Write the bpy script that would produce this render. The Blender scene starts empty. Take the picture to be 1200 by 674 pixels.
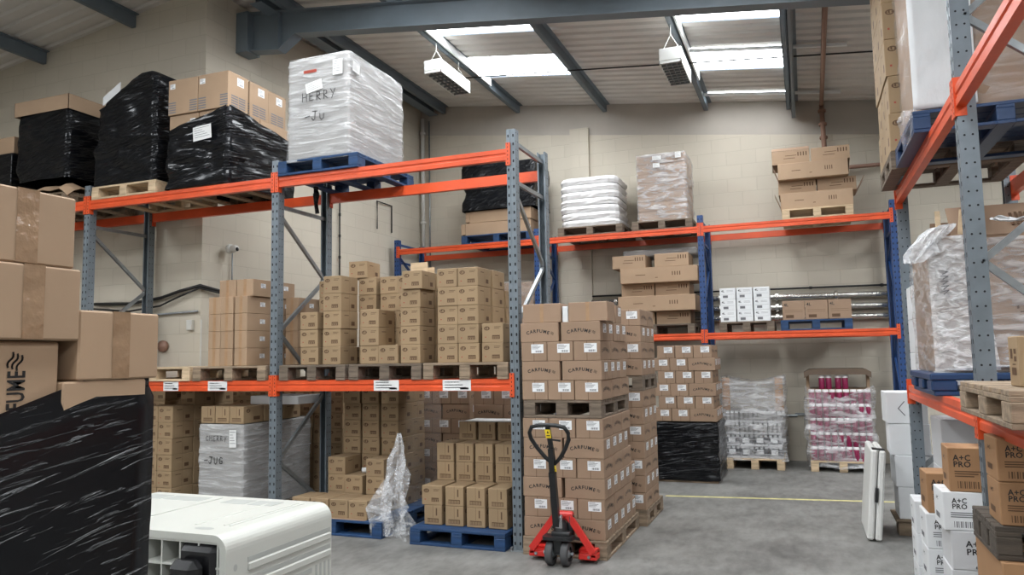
import bpy, bmesh, math, random
from mathutils import Vector, Matrix, noise
random.seed(7)
S = bpy.context.scene
COL = S.collection

# ------------------------------------------------------------------ camera
H = 1.6
FPX, YAW, PITCH, ROLL = 881.78, 0.36846, 0.09171, -0.01791
cy, sy, cp, sp, cr, sr = math.cos(YAW), math.sin(YAW), math.cos(PITCH), math.sin(PITCH), math.cos(ROLL), math.sin(ROLL)
Fv = Vector((-sy * cp, cy * cp, sp)); Rv = Vector((cy, sy, 0)); Uv = Rv.cross(Fv)
R2 = Rv * cr + Uv * sr; U2 = -Rv * sr + Uv * cr
cam = bpy.data.cameras.new('camera'); camo = bpy.data.objects.new('camera', cam); COL.objects.link(camo)
cam.sensor_width = 36; cam.lens = FPX / 1200 * 36; cam.clip_start = 0.05
camo.matrix_world = Matrix(((R2.x, U2.x, -Fv.x, 0), (R2.y, U2.y, -Fv.y, 0), (R2.z, U2.z, -Fv.z, H), (0, 0, 0, 1)))
S.camera = camo

# ------------------------------------------------------------------ light and exposure
SKY_PANEL = 16.5        # brightness of the translucent roof panels
S.view_settings.view_transform = 'Standard'; S.view_settings.look = 'None'
S.view_settings.gamma = 1; S.view_settings.use_curve_mapping = False
S.view_settings.exposure = 0.0
w = bpy.data.worlds.new('world'); S.world = w; w.use_nodes = True
w.node_tree.nodes['Background'].inputs[0].default_value = (0.75, 0.85, 1, 1)
w.node_tree.nodes['Background'].inputs[1].default_value = 1.0
S.cycles.use_denoising = True
S.cycles.max_bounces = 8; S.cycles.diffuse_bounces = 3; S.cycles.transparent_max_bounces = 16
S.cycles.caustics_reflective = False; S.cycles.caustics_refractive = False
S.cycles.sample_clamp_indirect = 6

# ------------------------------------------------------------------ materials
def newmat(n):
    m = bpy.data.materials.new(n); m.use_nodes = True
    return m, m.node_tree.nodes, m.node_tree.links, m.node_tree.nodes['Principled BSDF']
def mat(n, col, rough=.6, metal=0, spec=.5, var=0, scale=6, bump=0, bscale=40, stretch=(1, 1, 1), jit=0, coat=0):
    m, N, L, P = newmat(n)
    P.inputs['Base Color'].default_value = (*col, 1); P.inputs['Roughness'].default_value = rough
    P.inputs['Metallic'].default_value = metal; P.inputs['Specular IOR Level'].default_value = spec
    P.inputs['Coat Weight'].default_value = coat
    tc = N.new('ShaderNodeTexCoord'); mp = N.new('ShaderNodeMapping'); L.new(tc.outputs['Object'], mp.inputs[0])
    mp.inputs['Scale'].default_value = stretch
    last = None
    if var:
        nz = N.new('ShaderNodeTexNoise'); nz.inputs['Scale'].default_value = scale; nz.inputs['Detail'].default_value = 6
        L.new(mp.outputs[0], nz.inputs['Vector'])
        r = N.new('ShaderNodeMapRange'); r.inputs[1].default_value = .3; r.inputs[2].default_value = .7
        r.inputs[3].default_value = 1 - var; r.inputs[4].default_value = 1 + var
        L.new(nz.outputs[0], r.inputs[0]); last = r.outputs[0]
    if jit:
        oi = N.new('ShaderNodeObjectInfo'); r2 = N.new('ShaderNodeMapRange')
        r2.inputs[3].default_value = 1 - jit; r2.inputs[4].default_value = 1 + jit
        L.new(oi.outputs['Random'], r2.inputs[0])
        if last:
            mu = N.new('ShaderNodeMath'); mu.operation = 'MULTIPLY'; L.new(last, mu.inputs[0]); L.new(r2.outputs[0], mu.inputs[1]); last = mu.outputs[0]
        else: last = r2.outputs[0]
    if last:
        vm = N.new('ShaderNodeVectorMath'); vm.operation = 'SCALE'; vm.inputs[0].default_value = col
        L.new(last, vm.inputs['Scale']); L.new(vm.outputs[0], P.inputs['Base Color'])
    if bump:
        nb = N.new('ShaderNodeTexNoise'); nb.inputs['Scale'].default_value = bscale; nb.inputs['Detail'].default_value = 4
        L.new(mp.outputs[0], nb.inputs['Vector'])
        b = N.new('ShaderNodeBump'); b.inputs['Strength'].default_value = bump; b.inputs['Distance'].default_value = .02
        L.new(nb.outputs[0], b.inputs['Height']); L.new(b.outputs[0], P.inputs['Normal'])
    return m
def emit(n, col, s):
    m, N, L, P = newmat(n)
    P.inputs['Base Color'].default_value = (.8, .8, .8, 1); P.inputs['Emission Color'].default_value = (*col, 1); P.inputs['Emission Strength'].default_value = s
    return m
def film(n, dens=.25, col=(.9, .92, .95), rough=.25, bump=.6, sc=9, stretch=(1, 1, 3), rot=.35):
    m, N, L, P = newmat(n)
    P.inputs['Base Color'].default_value = (*col, 1); P.inputs['Roughness'].default_value = rough; P.inputs['Specular IOR Level'].default_value = .8
    tr = N.new('ShaderNodeBsdfTransparent'); mx = N.new('ShaderNodeMixShader')
    tc = N.new('ShaderNodeTexCoord'); mp = N.new('ShaderNodeMapping'); L.new(tc.outputs['Object'], mp.inputs[0])
    mp.inputs['Scale'].default_value = stretch; mp.inputs['Rotation'].default_value = (rot, rot, 0)
    nz = N.new('ShaderNodeTexNoise'); nz.inputs['Scale'].default_value = sc; nz.inputs['Detail'].default_value = 7; nz.inputs['Distortion'].default_value = .8
    L.new(mp.outputs[0], nz.inputs['Vector'])
    r = N.new('ShaderNodeMapRange'); r.inputs[1].default_value = .42; r.inputs[2].default_value = .75
    r.inputs[3].default_value = dens * .55; r.inputs[4].default_value = min(1, dens * 2.4)
    L.new(nz.outputs[0], r.inputs[0])
    b = N.new('ShaderNodeBump'); b.inputs['Strength'].default_value = bump; b.inputs['Distance'].default_value = .03
    L.new(nz.outputs[0], b.inputs['Height']); L.new(b.outputs[0], P.inputs['Normal'])
    L.new(r.outputs[0], mx.inputs[0]); L.new(tr.outputs[0], mx.inputs[1]); L.new(P.outputs[0], mx.inputs[2])
    L.new(mx.outputs[0], N['Material Output'].inputs[0])
    return m
def blackwrap(n, stretch=(1.3, 1.3, 16), rot=.16, col=(.005, .0055, .007), rough=.2, lo=.52, hi=.68, st=.55):
    """glossy black film: mostly smooth, with sparse long creases"""
    m, N, L, P = newmat(n)
    P.inputs['Base Color'].default_value = (*col, 1); P.inputs['Roughness'].default_value = rough; P.inputs['Specular IOR Level'].default_value = .28
    tc = N.new('ShaderNodeTexCoord'); hs = []
    for k, (sc, sh) in enumerate(((1.6, rot), (3.4, rot * .55))):
        # shear z against x+y so the creases run slightly uphill
        sep = N.new('ShaderNodeSeparateXYZ'); L.new(tc.outputs['Object'], sep.inputs[0])
        ad = N.new('ShaderNodeMath'); L.new(sep.outputs[0], ad.inputs[0]); L.new(sep.outputs[1], ad.inputs[1])
        mu = N.new('ShaderNodeMath'); mu.operation = 'MULTIPLY_ADD'; L.new(ad.outputs[0], mu.inputs[0]); mu.inputs[1].default_value = -sh; L.new(sep.outputs[2], mu.inputs[2])
        cb = N.new('ShaderNodeCombineXYZ'); L.new(sep.outputs[0], cb.inputs[0]); L.new(sep.outputs[1], cb.inputs[1]); L.new(mu.outputs[0], cb.inputs[2])
        mp = N.new('ShaderNodeMapping'); mp.inputs['Scale'].default_value = stretch; mp.inputs['Location'].default_value = (k * 7, 3, k); L.new(cb.outputs[0], mp.inputs[0])
        nz = N.new('ShaderNodeTexNoise'); nz.inputs['Scale'].default_value = sc; nz.inputs['Detail'].default_value = 4; nz.inputs['Distortion'].default_value = .5
        L.new(mp.outputs[0], nz.inputs['Vector'])
        r = N.new('ShaderNodeMapRange'); r.interpolation_type = 'SMOOTHSTEP'; r.inputs[1].default_value = lo; r.inputs[2].default_value = hi; L.new(nz.outputs[0], r.inputs[0]); hs.append(r.outputs[0])
    a = N.new('ShaderNodeMath'); L.new(hs[0], a.inputs[0]); L.new(hs[1], a.inputs[1])
    b = N.new('ShaderNodeBump'); b.inputs['Strength'].default_value = st; b.inputs['Distance'].default_value = .03
    L.new(a.outputs[0], b.inputs['Height']); L.new(b.outputs[0], P.inputs['Normal'])
    return m
def blockwall(n, c1, mortar, bw=.44, bh=.215):
    m, N, L, P = newmat(n)
    P.inputs['Roughness'].default_value = .75
    tc = N.new('ShaderNodeTexCoord'); sep = N.new('ShaderNodeSeparateXYZ'); L.new(tc.outputs['Object'], sep.inputs[0])
    ad = N.new('ShaderNodeMath'); L.new(sep.outputs[0], ad.inputs[0]); L.new(sep.outputs[1], ad.inputs[1])
    cb = N.new('ShaderNodeCombineXYZ'); L.new(ad.outputs[0], cb.inputs[0]); L.new(sep.outputs[2], cb.inputs[1])
    br = N.new('ShaderNodeTexBrick'); L.new(cb.outputs[0], br.inputs['Vector'])
    br.inputs['Scale'].default_value = 1; br.inputs['Brick Width'].default_value = bw; br.inputs['Row Height'].default_value = bh
    br.inputs['Mortar Size'].default_value = .006; br.inputs['Mortar Smooth'].default_value = .6
    br.inputs['Color1'].default_value = (*c1, 1); br.inputs['Color2'].default_value = (*[c * .96 for c in c1], 1); br.inputs['Mortar'].default_value = (*mortar, 1)
    nz = N.new('ShaderNodeTexNoise'); nz.inputs['Scale'].default_value = .8; nz.inputs['Detail'].default_value = 6; L.new(tc.outputs['Object'], nz.inputs['Vector'])
    r = N.new('ShaderNodeMapRange'); r.inputs[1].default_value = .3; r.inputs[2].default_value = .7; r.inputs[3].default_value = .93; r.inputs[4].default_value = 1.04
    L.new(nz.outputs[0], r.inputs[0])
    vm = N.new('ShaderNodeVectorMath'); vm.operation = 'SCALE'; L.new(br.outputs[0], vm.inputs[0]); L.new(r.outputs[0], vm.inputs['Scale']); L.new(vm.outputs[0], P.inputs['Base Color'])
    b = N.new('ShaderNodeBump'); b.inputs['Strength'].default_value = .35; b.inputs['Distance'].default_value = .006; b.invert = True
    L.new(br.outputs['Fac'], b.inputs['Height']); L.new(b.outputs[0], P.inputs['Normal'])
    return m
def floormat():
    m, N, L, P = newmat('worn concrete floor')
    tc = N.new('ShaderNodeTexCoord')
    def nz(s, d, st=(1, 1, 1)):
        mp = N.new('ShaderNodeMapping'); mp.inputs['Scale'].default_value = st; L.new(tc.outputs['Object'], mp.inputs[0])
        a = N.new('ShaderNodeTexNoise'); a.inputs['Scale'].default_value = s; a.inputs['Detail'].default_value = d; a.inputs['Roughness'].default_value = .65; L.new(mp.outputs[0], a.inputs['Vector']); return a.outputs[0]
    a, b2 = nz(1.3, 10), nz(11, 8, (1, .4, 1))
    mu = N.new('ShaderNodeMath'); mu.operation = 'MULTIPLY_ADD'; L.new(b2, mu.inputs[0]); mu.inputs[1].default_value = .6; L.new(a, mu.inputs[2])
    cr_ = N.new('ShaderNodeValToRGB'); L.new(mu.outputs[0], cr_.inputs[0])
    e = cr_.color_ramp.elements; e[0].position = .48; e[0].color = (.062, .06, .056, 1); e[1].position = .98; e[1].color = (.24, .235, .22, 1)
    L.new(cr_.outputs[0], P.inputs['Base Color'])
    rr = N.new('ShaderNodeMapRange'); rr.inputs[3].default_value = .42; rr.inputs[4].default_value = .75; L.new(a, rr.inputs[0]); L.new(rr.outputs[0], P.inputs['Roughness'])
    bp = N.new('ShaderNodeBump'); bp.inputs['Strength'].default_value = .15; bp.inputs['Distance'].default_value = .01; L.new(b2, bp.inputs['Height']); L.new(bp.outputs[0], P.inputs['Normal'])
    return m
M = dict(
    floor=floormat(),
    block=blockwall('painted blockwork', (.60, .545, .45), (.53, .48, .39)),
    upper=mat('upper wall panel', (.46, .42, .37), .8, var=.06, scale=2),  # back wall above the ledge line, greyer and darker than the blockwork
    roof=mat('coated roof sheet', (.68, .65, .61), .55, var=.06, scale=2),
    steel=mat('blue grey painted steel', (.15, .185, .215), .5, var=.08, scale=3),
    sky=emit('daylit roof panel', (.93, .97, 1.0), SKY_PANEL),
    upstand=mat('white upstand', (.8, .82, .82), .5),
    orange=mat('orange beam paint', (.68, .085, .022), .38, var=.10, scale=5, bump=.04, bscale=30),
    post=mat('grey rack post paint', (.17, .20, .225), .42, metal=.25, var=.12, scale=9),
    galv=mat('galvanised brace', (.27, .29, .30), .35, metal=.6, var=.15, scale=14),
    blue=mat('blue rack post paint', (.018, .06, .19), .4, var=.1),
    dark=mat('dark hole', (.006, .006, .007), .9),
    cf=mat('plain brown card', (.305, .202, .133), .75, var=.05, scale=4, jit=.06),
    lg=mat('yellow brown card', (.315, .217, .122), .75, var=.05, scale=4, jit=.07),
    card=mat('light brown card', (.37, .25, .158), .75, var=.05, scale=4, jit=.06),
    dcard=mat('dark brown card', (.13, .09, .062), .75, var=.08, scale=4),
    acb=mat('orange brown card', (.33, .18, .085), .7, var=.05, scale=4, jit=.05),
    white=mat('white coated card', (.74, .75, .76), .55, var=.03, scale=4, jit=.03),
    whitedirty=mat('off white card', (.60, .60, .61), .6, var=.04, scale=4, jit=.04),
    ink=mat('black ink', (.012, .011, .011), .6),
    brownink=mat('brown print', (.10, .05, .022), .7),
    greyink=mat('grey print', (.16, .16, .17), .7),
    redink=mat('red print', (.33, .05, .03), .6),
    label=mat('white sticker', (.82, .83, .84), .45),
    tape=mat('brown packing tape', (.29, .185, .11), .22, var=.15, scale=20, bump=.5, bscale=14, spec=.6),
    ptape=mat('faded packing tape', (.36, .215, .115), .4, var=.12, scale=20),
    wood=mat('weathered pallet wood', (.25, .185, .125), .85, var=.35, scale=5, stretch=(1, 6, 6), bump=.2, jit=.2),
    woodl=mat('fresh pallet wood', (.56, .42, .27), .8, var=.2, scale=5, stretch=(1, 6, 6), bump=.15, jit=.12),
    woodd=mat('dark pallet wood', (.15, .115, .085), .9, var=.35, scale=5, stretch=(1, 6, 6), bump=.2, jit=.2),
    woodx=mat('shade dark pallet wood', (.07, .055, .042), .9, var=.3, scale=5, stretch=(1, 6, 6), bump=.2),  # darker copy of the pallet wood, the shade around it put into the colour
    pblue=mat('blue pallet paint', (.011, .044, .12), .65, var=.3, scale=5, stretch=(1, 5, 5), bump=.15, jit=.1),
    plblue=mat('dark blue plastic', (.016, .045, .12), .4, var=.1),
    bwrap=blackwrap('black stretch wrap', lo=.55, hi=.70),
    bwrapd=blackwrap('black stretch wrap diagonal', (1.3, 1.3, 15), .32),
    bwrapn=blackwrap('black stretch wrap fine', (2.6, 2.6, 40), .22, lo=.60, hi=.72, st=.6),
    bwrapv=blackwrap('black stretch wrap steep', (1.5, 1.5, 10), .6),
    cfilm=film('clear stretch film', .15, (.8, .8, .8), .22, .5, 4, (1, 1, 6)),
    cfilm2=film('cloudy stretch film', .27, (.78, .78, .78), .25, .45, 3.2, (1, 1, 9), .12),
    sfilm=film('crumpled clear film', .20, (.9, .91, .93), .07, 1.0, 14, (1, 1, 1.5)),
    pfilm=film('loose clear film', .30, (.78, .77, .78), .18, .6, 5, (1, 1, 4), .3),
    wfilm=film('white crumpled film', .6, (.92, .93, .95), .2, 1.0, 14, (1, 1, 1.6)),
    thin=film('thin clear film', .07, bump=.5),
    greyload=mat('grey liner', (.31, .30, .29), .5, var=.12, scale=5, stretch=(1, 1, 3)),
    foam=mat('white foam sheet', (.70, .71, .72), .4, var=.05, scale=8, bump=.12, bscale=60, stretch=(1, 1, .35)),
    bag=mat('white plastic sack', (.80, .79, .79), .3, var=.1, scale=6, bump=.5, bscale=9, stretch=(1, 1, 3)),
    red=mat('red truck paint', (.60, .028, .022), .35, var=.05),
    blackm=mat('black steel', (.012, .013, .014), .4),
    rubber=mat('grey rubber tyre', (.06, .06, .062), .7),
    chrome=mat('chrome', (.55, .56, .58), .25, metal=1),
    yellow=mat('yellow sticker', (.85, .62, .03), .5),
    plastic=mat('off white plastic', (.50, .505, .465), .35, var=.03, scale=3),
    plasticg=mat('grey plastic slot', (.36, .37, .35), .5),
    blackp=mat('black plastic', (.008, .008, .009), .22),
    magenta=mat('magenta can', (.22, .012, .06), .3, var=.15, scale=20),
    lid=mat('white lid', (.82, .80, .80), .4),
    jar=mat('dark jar', (.06, .065, .075), .35),
    pipebrown=mat('brown pipe', (.30, .17, .12), .5),
    pipewhite=mat('white conduit', (.62, .61, .57), .4),
    foil=mat('foil lagging', (.62, .60, .56), .22, metal=.85, bump=.5, bscale=30),
    cable=mat('black cable', (.012, .012, .012), .5),
    tablew=mat('white table plastic', (.74, .74, .71), .4),
    paper=mat('paper sheet', (.78, .78, .77), .6),
    lined=mat('floor line paint', (.55, .50, .22), .7, var=.25, scale=12),
)

# ------------------------------------------------------------------ helpers
class MB:
    def __init__(s): s.v, s.f, s.m = [], [], []
    def poly(s, pts, mi=0):
        b = len(s.v); s.v += [tuple(p) for p in pts]; s.f.append(tuple(range(b, b + len(pts)))); s.m.append(mi)
    def add(s, vs, fs, mi=0):
        b = len(s.v); s.v += [tuple(p) for p in vs]
        for f in fs: s.f.append(tuple(i + b for i in f)); s.m.append(mi)
    def box(s, x0, x1, y0, y1, z0, z1, mi=0):
        s.add([(x0, y0, z0), (x1, y0, z0), (x1, y1, z0), (x0, y1, z0), (x0, y0, z1), (x1, y0, z1), (x1, y1, z1), (x0, y1, z1)],
              [(3, 2, 1, 0), (4, 5, 6, 7), (0, 1, 5, 4), (1, 2, 6, 5), (2, 3, 7, 6), (3, 0, 4, 7)], mi)
    def cbox(s, x0, x1, y0, y1, z0, z1, c=.004, mi=0):
        X, Y, Z = (x0, x1), (y0, y1), (z0, z1); sg = (1, -1); vs = []; ix = {}
        for i in (0, 1):
            for j in (0, 1):
                for k in (0, 1):
                    p = [X[i], Y[j], Z[k]]; q = [X[i] + sg[i] * c, Y[j] + sg[j] * c, Z[k] + sg[k] * c]
                    for a in range(3):
                        r = list(q); r[a] = p[a]; ix[(i, j, k, a)] = len(vs); vs.append(r)
        fs = []
        g = lambda i, j, k, a: ix[(i, j, k, a)]
        fs += [(g(0,0,0,0), g(0,0,1,0), g(0,1,1,0), g(0,1,0,0)), (g(1,0,0,0), g(1,1,0,0), g(1,1,1,0), g(1,0,1,0)),
               (g(0,0,0,1), g(1,0,0,1), g(1,0,1,1), g(0,0,1,1)), (g(0,1,0,1), g(0,1,1,1), g(1,1,1,1), g(1,1,0,1)),
               (g(0,0,0,2), g(0,1,0,2), g(1,1,0,2), g(1,0,0,2)), (g(0,0,1,2), g(1,0,1,2), g(1,1,1,2), g(0,1,1,2))]
        for k in (0, 1):
            for j in (0, 1): fs.append((g(0, j, k, 1), g(1, j, k, 1), g(1, j, k, 2), g(0, j, k, 2)))
            for i in (0, 1): fs.append((g(i, 0, k, 0), g(i, 1, k, 0), g(i, 1, k, 2), g(i, 0, k, 2)))
        for i in (0, 1):
            for j in (0, 1):
                fs.append((g(i, j, 0, 0), g(i, j, 1, 0), g(i, j, 1, 1), g(i, j, 0, 1)))
                for k in (0, 1): fs.append((g(i, j, k, 0), g(i, j, k, 1), g(i, j, k, 2)))
        s.add(vs, fs, mi)
    def tube(s, pts, r, n=8, mi=0, closed=False):
        P = [Vector(p) for p in pts]; m = len(P); rings = []
        for i, p in enumerate(P):
            if closed: t = P[(i + 1) % m] - P[i - 1]
            else: t = P[min(i + 1, m - 1)] - P[max(i - 1, 0)]
            t.normalize(); up = Vector((0, 0, 1)) if abs(t.z) < .93 else Vector((0, 1, 0))
            a = t.cross(up).normalized(); b = a.cross(t); rr = r[i] if isinstance(r, (list, tuple)) else r
            rings.append([p + (a * math.cos(2 * math.pi * q / n) + b * math.sin(2 * math.pi * q / n)) * rr for q in range(n)])
        vs = [v for ring in rings for v in ring]; fs = []
        for i in range(m if closed else m - 1):
            for q in range(n):
                A, B = i * n, ((i + 1) % m) * n; fs.append((A + q, A + (q + 1) % n, B + (q + 1) % n, B + q))
        if not closed: fs += [tuple(range(n - 1, -1, -1)), tuple(range((m - 1) * n, m * n))]
        s.add(vs, fs, mi)
    def bar(s, p, q, w, h, mi=0):
        p, q = Vector(p), Vector(q); t = (q - p).normalized(); up = Vector((0, 0, 1)) if abs(t.z) < .95 else Vector((0, 1, 0))
        a = t.cross(up).normalized() * w / 2; b = a.cross(t).normalized() * h / 2
        vs = [p - a - b, p + a - b, p + a + b, p - a + b, q - a - b, q + a - b, q + a + b, q - a + b]
        s.add(vs, [(0, 1, 2, 3), (7, 6, 5, 4), (0, 4, 5, 1), (1, 5, 6, 2), (2, 6, 7, 3), (3, 7, 4, 0)], mi)
    def prism(s, prof, a0, a1, fn, mi=0):
        n = len(prof); vs = [fn(u, v, a0) for u, v in prof] + [fn(u, v, a1) for u, v in prof]
        fs = [(i, (i + 1) % n, n + (i + 1) % n, n + i) for i in range(n)] + [tuple(range(n - 1, -1, -1)), tuple(range(n, 2 * n))]
        s.add(vs, fs, mi)
    def lathe(s, prof, c=(0, 0, 0), n=20, axis='z', mi=0):
        vs = []; cx, cy_, cz = c
        for r, z in prof:
            for q in range(n):
                a = 2 * math.pi * q / n; x, y = r * math.cos(a), r * math.sin(a)
                vs.append((cx + x, cy_ + y, cz + z) if axis == 'z' else (cx + z, cy_ + x, cz + y) if axis == 'x' else (cx + x, cy_ + z, cz + y))
        fs = [(i * n + q, i * n + (q + 1) % n, (i + 1) * n + (q + 1) % n, (i + 1) * n + q) for i in range(len(prof) - 1) for q in range(n)]
        s.add(vs, fs, mi)
    def mesh(s, name, mats, smooth=False, fix=True):
        me = bpy.data.meshes.new(name); me.from_pydata(s.v, [], s.f)
        for m in mats: me.materials.append(M[m] if isinstance(m, str) else m)
        me.polygons.foreach_set('material_index', s.m)
        if smooth: me.polygons.foreach_set('use_smooth', [True] * len(s.f))
        me.update()
        if fix:
            bm = bmesh.new(); bm.from_mesh(me); bmesh.ops.recalc_face_normals(bm, faces=bm.faces); bm.to_mesh(me); bm.free()
        return me
def link(name, me, parent=None, loc=(0, 0, 0), rz=0):
    o = bpy.data.objects.new(name, me); COL.objects.link(o); o.location = loc; o.rotation_euler = (0, 0, rz); o.parent = parent
    return o
def tag(o, label=None, cat=None, group=None, kind=None):
    if label: o['label'] = label
    if cat: o['category'] = cat
    if group: o['group'] = group
    if kind: o['kind'] = kind
    return o
def thing(name, label, cat, loc=(0, 0, 0), rz=0, group=None):
    o = bpy.data.objects.new(name, None); COL.objects.link(o); o.empty_display_size = .1
    o.location = loc; o.rotation_euler = (0, 0, rz); return tag(o, label, cat, group)
def struct(name, mb, mats, smooth=False, fix=True): return tag(link(name, mb.mesh(name, mats, smooth, fix)), kind='structure')
def part(name, mb, mats, parent, smooth=False, loc=(0, 0, 0)): return link(name, mb.mesh(name, mats, smooth), parent, loc)

_tx = {}
def text2d(t):      # lettering outline as flat faces, 1 unit high, centred on x, baseline 0
    if t in _tx: return _tx[t]
    c = bpy.data.curves.new('lettering', 'FONT'); c.body = t; c.size = 1; c.align_x = 'CENTER'; c.resolution_u = 2; c.offset = .03 if t == 'CARFUME' else .02; c.space_character = 1.28 if t == 'CARFUME' else 1.06
    o = bpy.data.objects.new('lettering', c); COL.objects.link(o); dg = bpy.context.evaluated_depsgraph_get(); dg.update()
    me = o.evaluated_get(dg).to_mesh()
    r = ([(v.co.x, v.co.y) for v in me.vertices], [tuple(p.vertices) for p in me.polygons]); o.evaluated_get(dg).to_mesh_clear()
    bpy.data.objects.remove(o); bpy.data.curves.remove(c); _tx[t] = r; return r
def facefn(face, w, d, h, e=.0008):
    return {'-Y': lambda u, v: (u, -d / 2 - e, v), '+Y': lambda u, v: (-u, d / 2 + e, v), '+X': lambda u, v: (w / 2 + e, u, v), '-X': lambda u, v: (-w / 2 - e, -u, v)}[face]
def put_text(mb, fn, t, u, v, size, mi, wx=1, arc=0, up=False):
    vs, fs = text2d(t); out = []
    for x, y in vs:
        x, y = x * size * wx, y * size
        if arc: a = x / arc; x, y = (arc + y) * math.sin(a), (arc + y) * math.cos(a) - arc
        if up: x, y = -y, x
        out.append(fn(u + x, v + y))
    mb.add(out, fs, mi)
def rect(mb, fn, u0, u1, v0, v1, mi): mb.poly([fn(u0, v0), fn(u1, v0), fn(u1, v1), fn(u0, v1)], mi)
def stroke(mb, fn, pts, wd, mi):
    for (a, b), (c, d) in zip(pts, pts[1:]):
        dx, dy = c - a, d - b; l = math.hypot(dx, dy) or 1; nx, ny = -dy / l * wd / 2, dx / l * wd / 2; ex, ey = dx / l * wd * .3, dy / l * wd * .3
        mb.poly([fn(a - ex + nx, b - ey + ny), fn(a - ex - nx, b - ey - ny), fn(c + ex - nx, d + ey - ny), fn(c + ex + nx, d + ey + ny)], mi)
def ell(mb, fn, u, v, ru, rv, mi, n=20): mb.poly([fn(u + ru * math.cos(6.2832 * i / n), v + rv * math.sin(6.2832 * i / n)) for i in range(n)], mi)
def waves(mb, fn, u, v, s, mi, rot=0):
    for k in range(3):
        pts = []
        for i in range(9):
            x = (i / 8 - .5) * s; y = math.sin(i / 8 * 6.2832) * s * .1 + (k - 1) * s * .32
            pts.append((u + x * math.cos(rot) - y * math.sin(rot), v + x * math.sin(rot) + y * math.cos(rot)))
        stroke(mb, fn, pts, s * .13, mi)
HAND = {'C': [[(.75, .85), (.4, 1), (.1, .6), (.15, .2), (.5, 0), (.8, .2)]], 'H': [[(.1, 0), (.12, 1)], [(.8, 0), (.78, 1)], [(.1, .5), (.8, .52)]],
        'E': [[(.75, 1), (.15, .95), (.15, 0), (.8, .05)], [(.15, .5), (.6, .52)]], 'R': [[(.15, 0), (.15, 1), (.65, .9), (.65, .6), (.15, .5), (.8, 0)]],
        'Y': [[(.1, 1), (.45, .5)], [(.85, 1), (.3, -.1)]], 'J': [[(.1, 1), (.9, .95)], [(.55, .95), (.5, .1), (.25, 0), (.0, .25)]],
        'U': [[(.1, 1), (.15, .2), (.4, 0), (.7, .2), (.75, 1)]], 'G': [[(.8, .85), (.4, 1), (.1, .5), (.3, .05), (.75, .1), (.78, .45), (.45, .45)]], '-': [[(.1, .45), (.9, .55)]]}
def handwrite(mb, fn, t, u, v, s, mi, wd=.12):
    for i, ch in enumerate(t):
        for st in HAND[ch]: stroke(mb, fn, [(u + (i * .95 + x * .8) * s, v + y * s + .04 * s * math.sin(i * 2.1)) for x, y in st], s * wd, mi)

def n3(x, y, z): return noise.noise(Vector((x, y, z)))
def wrap_mesh(name, w, d, top, mats, amp=.012, sc=(5, 5, 16), seed=0, bottom=0, cap=True, rc=.03, nz_=36, skew=None):
    """a wrapped load: a rounded column of rings from the pallet to a top height that may differ from corner to corner"""
    tf = top if callable(top) else (lambda x, y: top)
    per = []
    def seg(a, b, n):
        for i in range(n): per.append((a[0] + (b[0] - a[0]) * i / n, a[1] + (b[1] - a[1]) * i / n))
    W, D = w / 2, d / 2; n = 22
    seg((-W + rc, -D), (W - rc, -D), n); seg((W - rc, -D), (W, -D + rc), 3); seg((W, -D + rc), (W, D - rc), n); seg((W, D - rc), (W - rc, D), 3)
    seg((W - rc, D), (-W + rc, D), n); seg((-W + rc, D), (-W, D - rc), 3); seg((-W, D - rc), (-W, -D + rc), n); seg((-W, -D + rc), (-W + rc, -D), 3)
    N = len(per); mb = MB(); vs = []; fs = []
    for k in range(nz_ + 1):
        t = k / nz_
        for x, y in per:
            z = bottom + (tf(x, y) - bottom) * t; f = 1 + (amp * (n3(x * sc[0] + seed, y * sc[1], z * sc[2]) + .5 * n3(x * 3 + seed, y * 3 + 7, z * 4 + x * 5))) / max(W, D) * 1.6
            if t > .97: f *= .985
            px, py = x * f, y * f
            if skew: px, py = skew(px, py, z)
            vs.append((px, py, z))
    for k in range(nz_):
        for i in range(N): fs.append((k * N + i, k * N + (i + 1) % N, (k + 1) * N + (i + 1) % N, (k + 1) * N + i))
    if cap:
        base = nz_ * N
        for q in range(1, 9):
            s_ = 1 - q / 8.2
            for x, y in per:
                z = tf(x * s_, y * s_) + amp * .8 * n3(x * s_ * 7, y * s_ * 7, seed) + .004
                px, py = x * s_ * .985, y * s_ * .985
                if skew: px, py = skew(px, py, z)
                vs.append((px, py, z))
            a, b = base + (q - 1) * N, base + q * N
            for i in range(N): fs.append((a + i, a + (i + 1) % N, b + (i + 1) % N, b + i))
        fs.append(tuple(range(base + 8 * N, base + 9 * N)))
    mb.add(vs, fs, 0)
    return mb.mesh(name, mats, True)
def crumple(name, pts, rad, mats, seed=0, amp=.35, n=28, flat=.6):
    """a crumpled hanging sheet: rings about a path with strong folds"""
    mb = MB(); P = [Vector(p) for p in pts]; m = len(P); vs = []; fs = []
    for i in range(m):
        for q in range(n):
            a = 6.2832 * q / n; r = rad[i] * (1 + amp * n3(math.cos(a) * 2 + seed, math.sin(a) * 2, i * .55) * 2.2 + amp * .6 * math.sin(a * 7 + i))
            vs.append((P[i].x + r * math.cos(a), P[i].y + r * math.sin(a) * flat, P[i].z + rad[i] * .3 * n3(a, i, seed)))
    for i in range(m - 1):
        for q in range(n): fs.append((i * n + q, i * n + (q + 1) % n, (i + 1) * n + (q + 1) % n, (i + 1) * n + q))
    mb.add(vs, fs, 0); return mb.mesh(name, mats, False)

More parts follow.
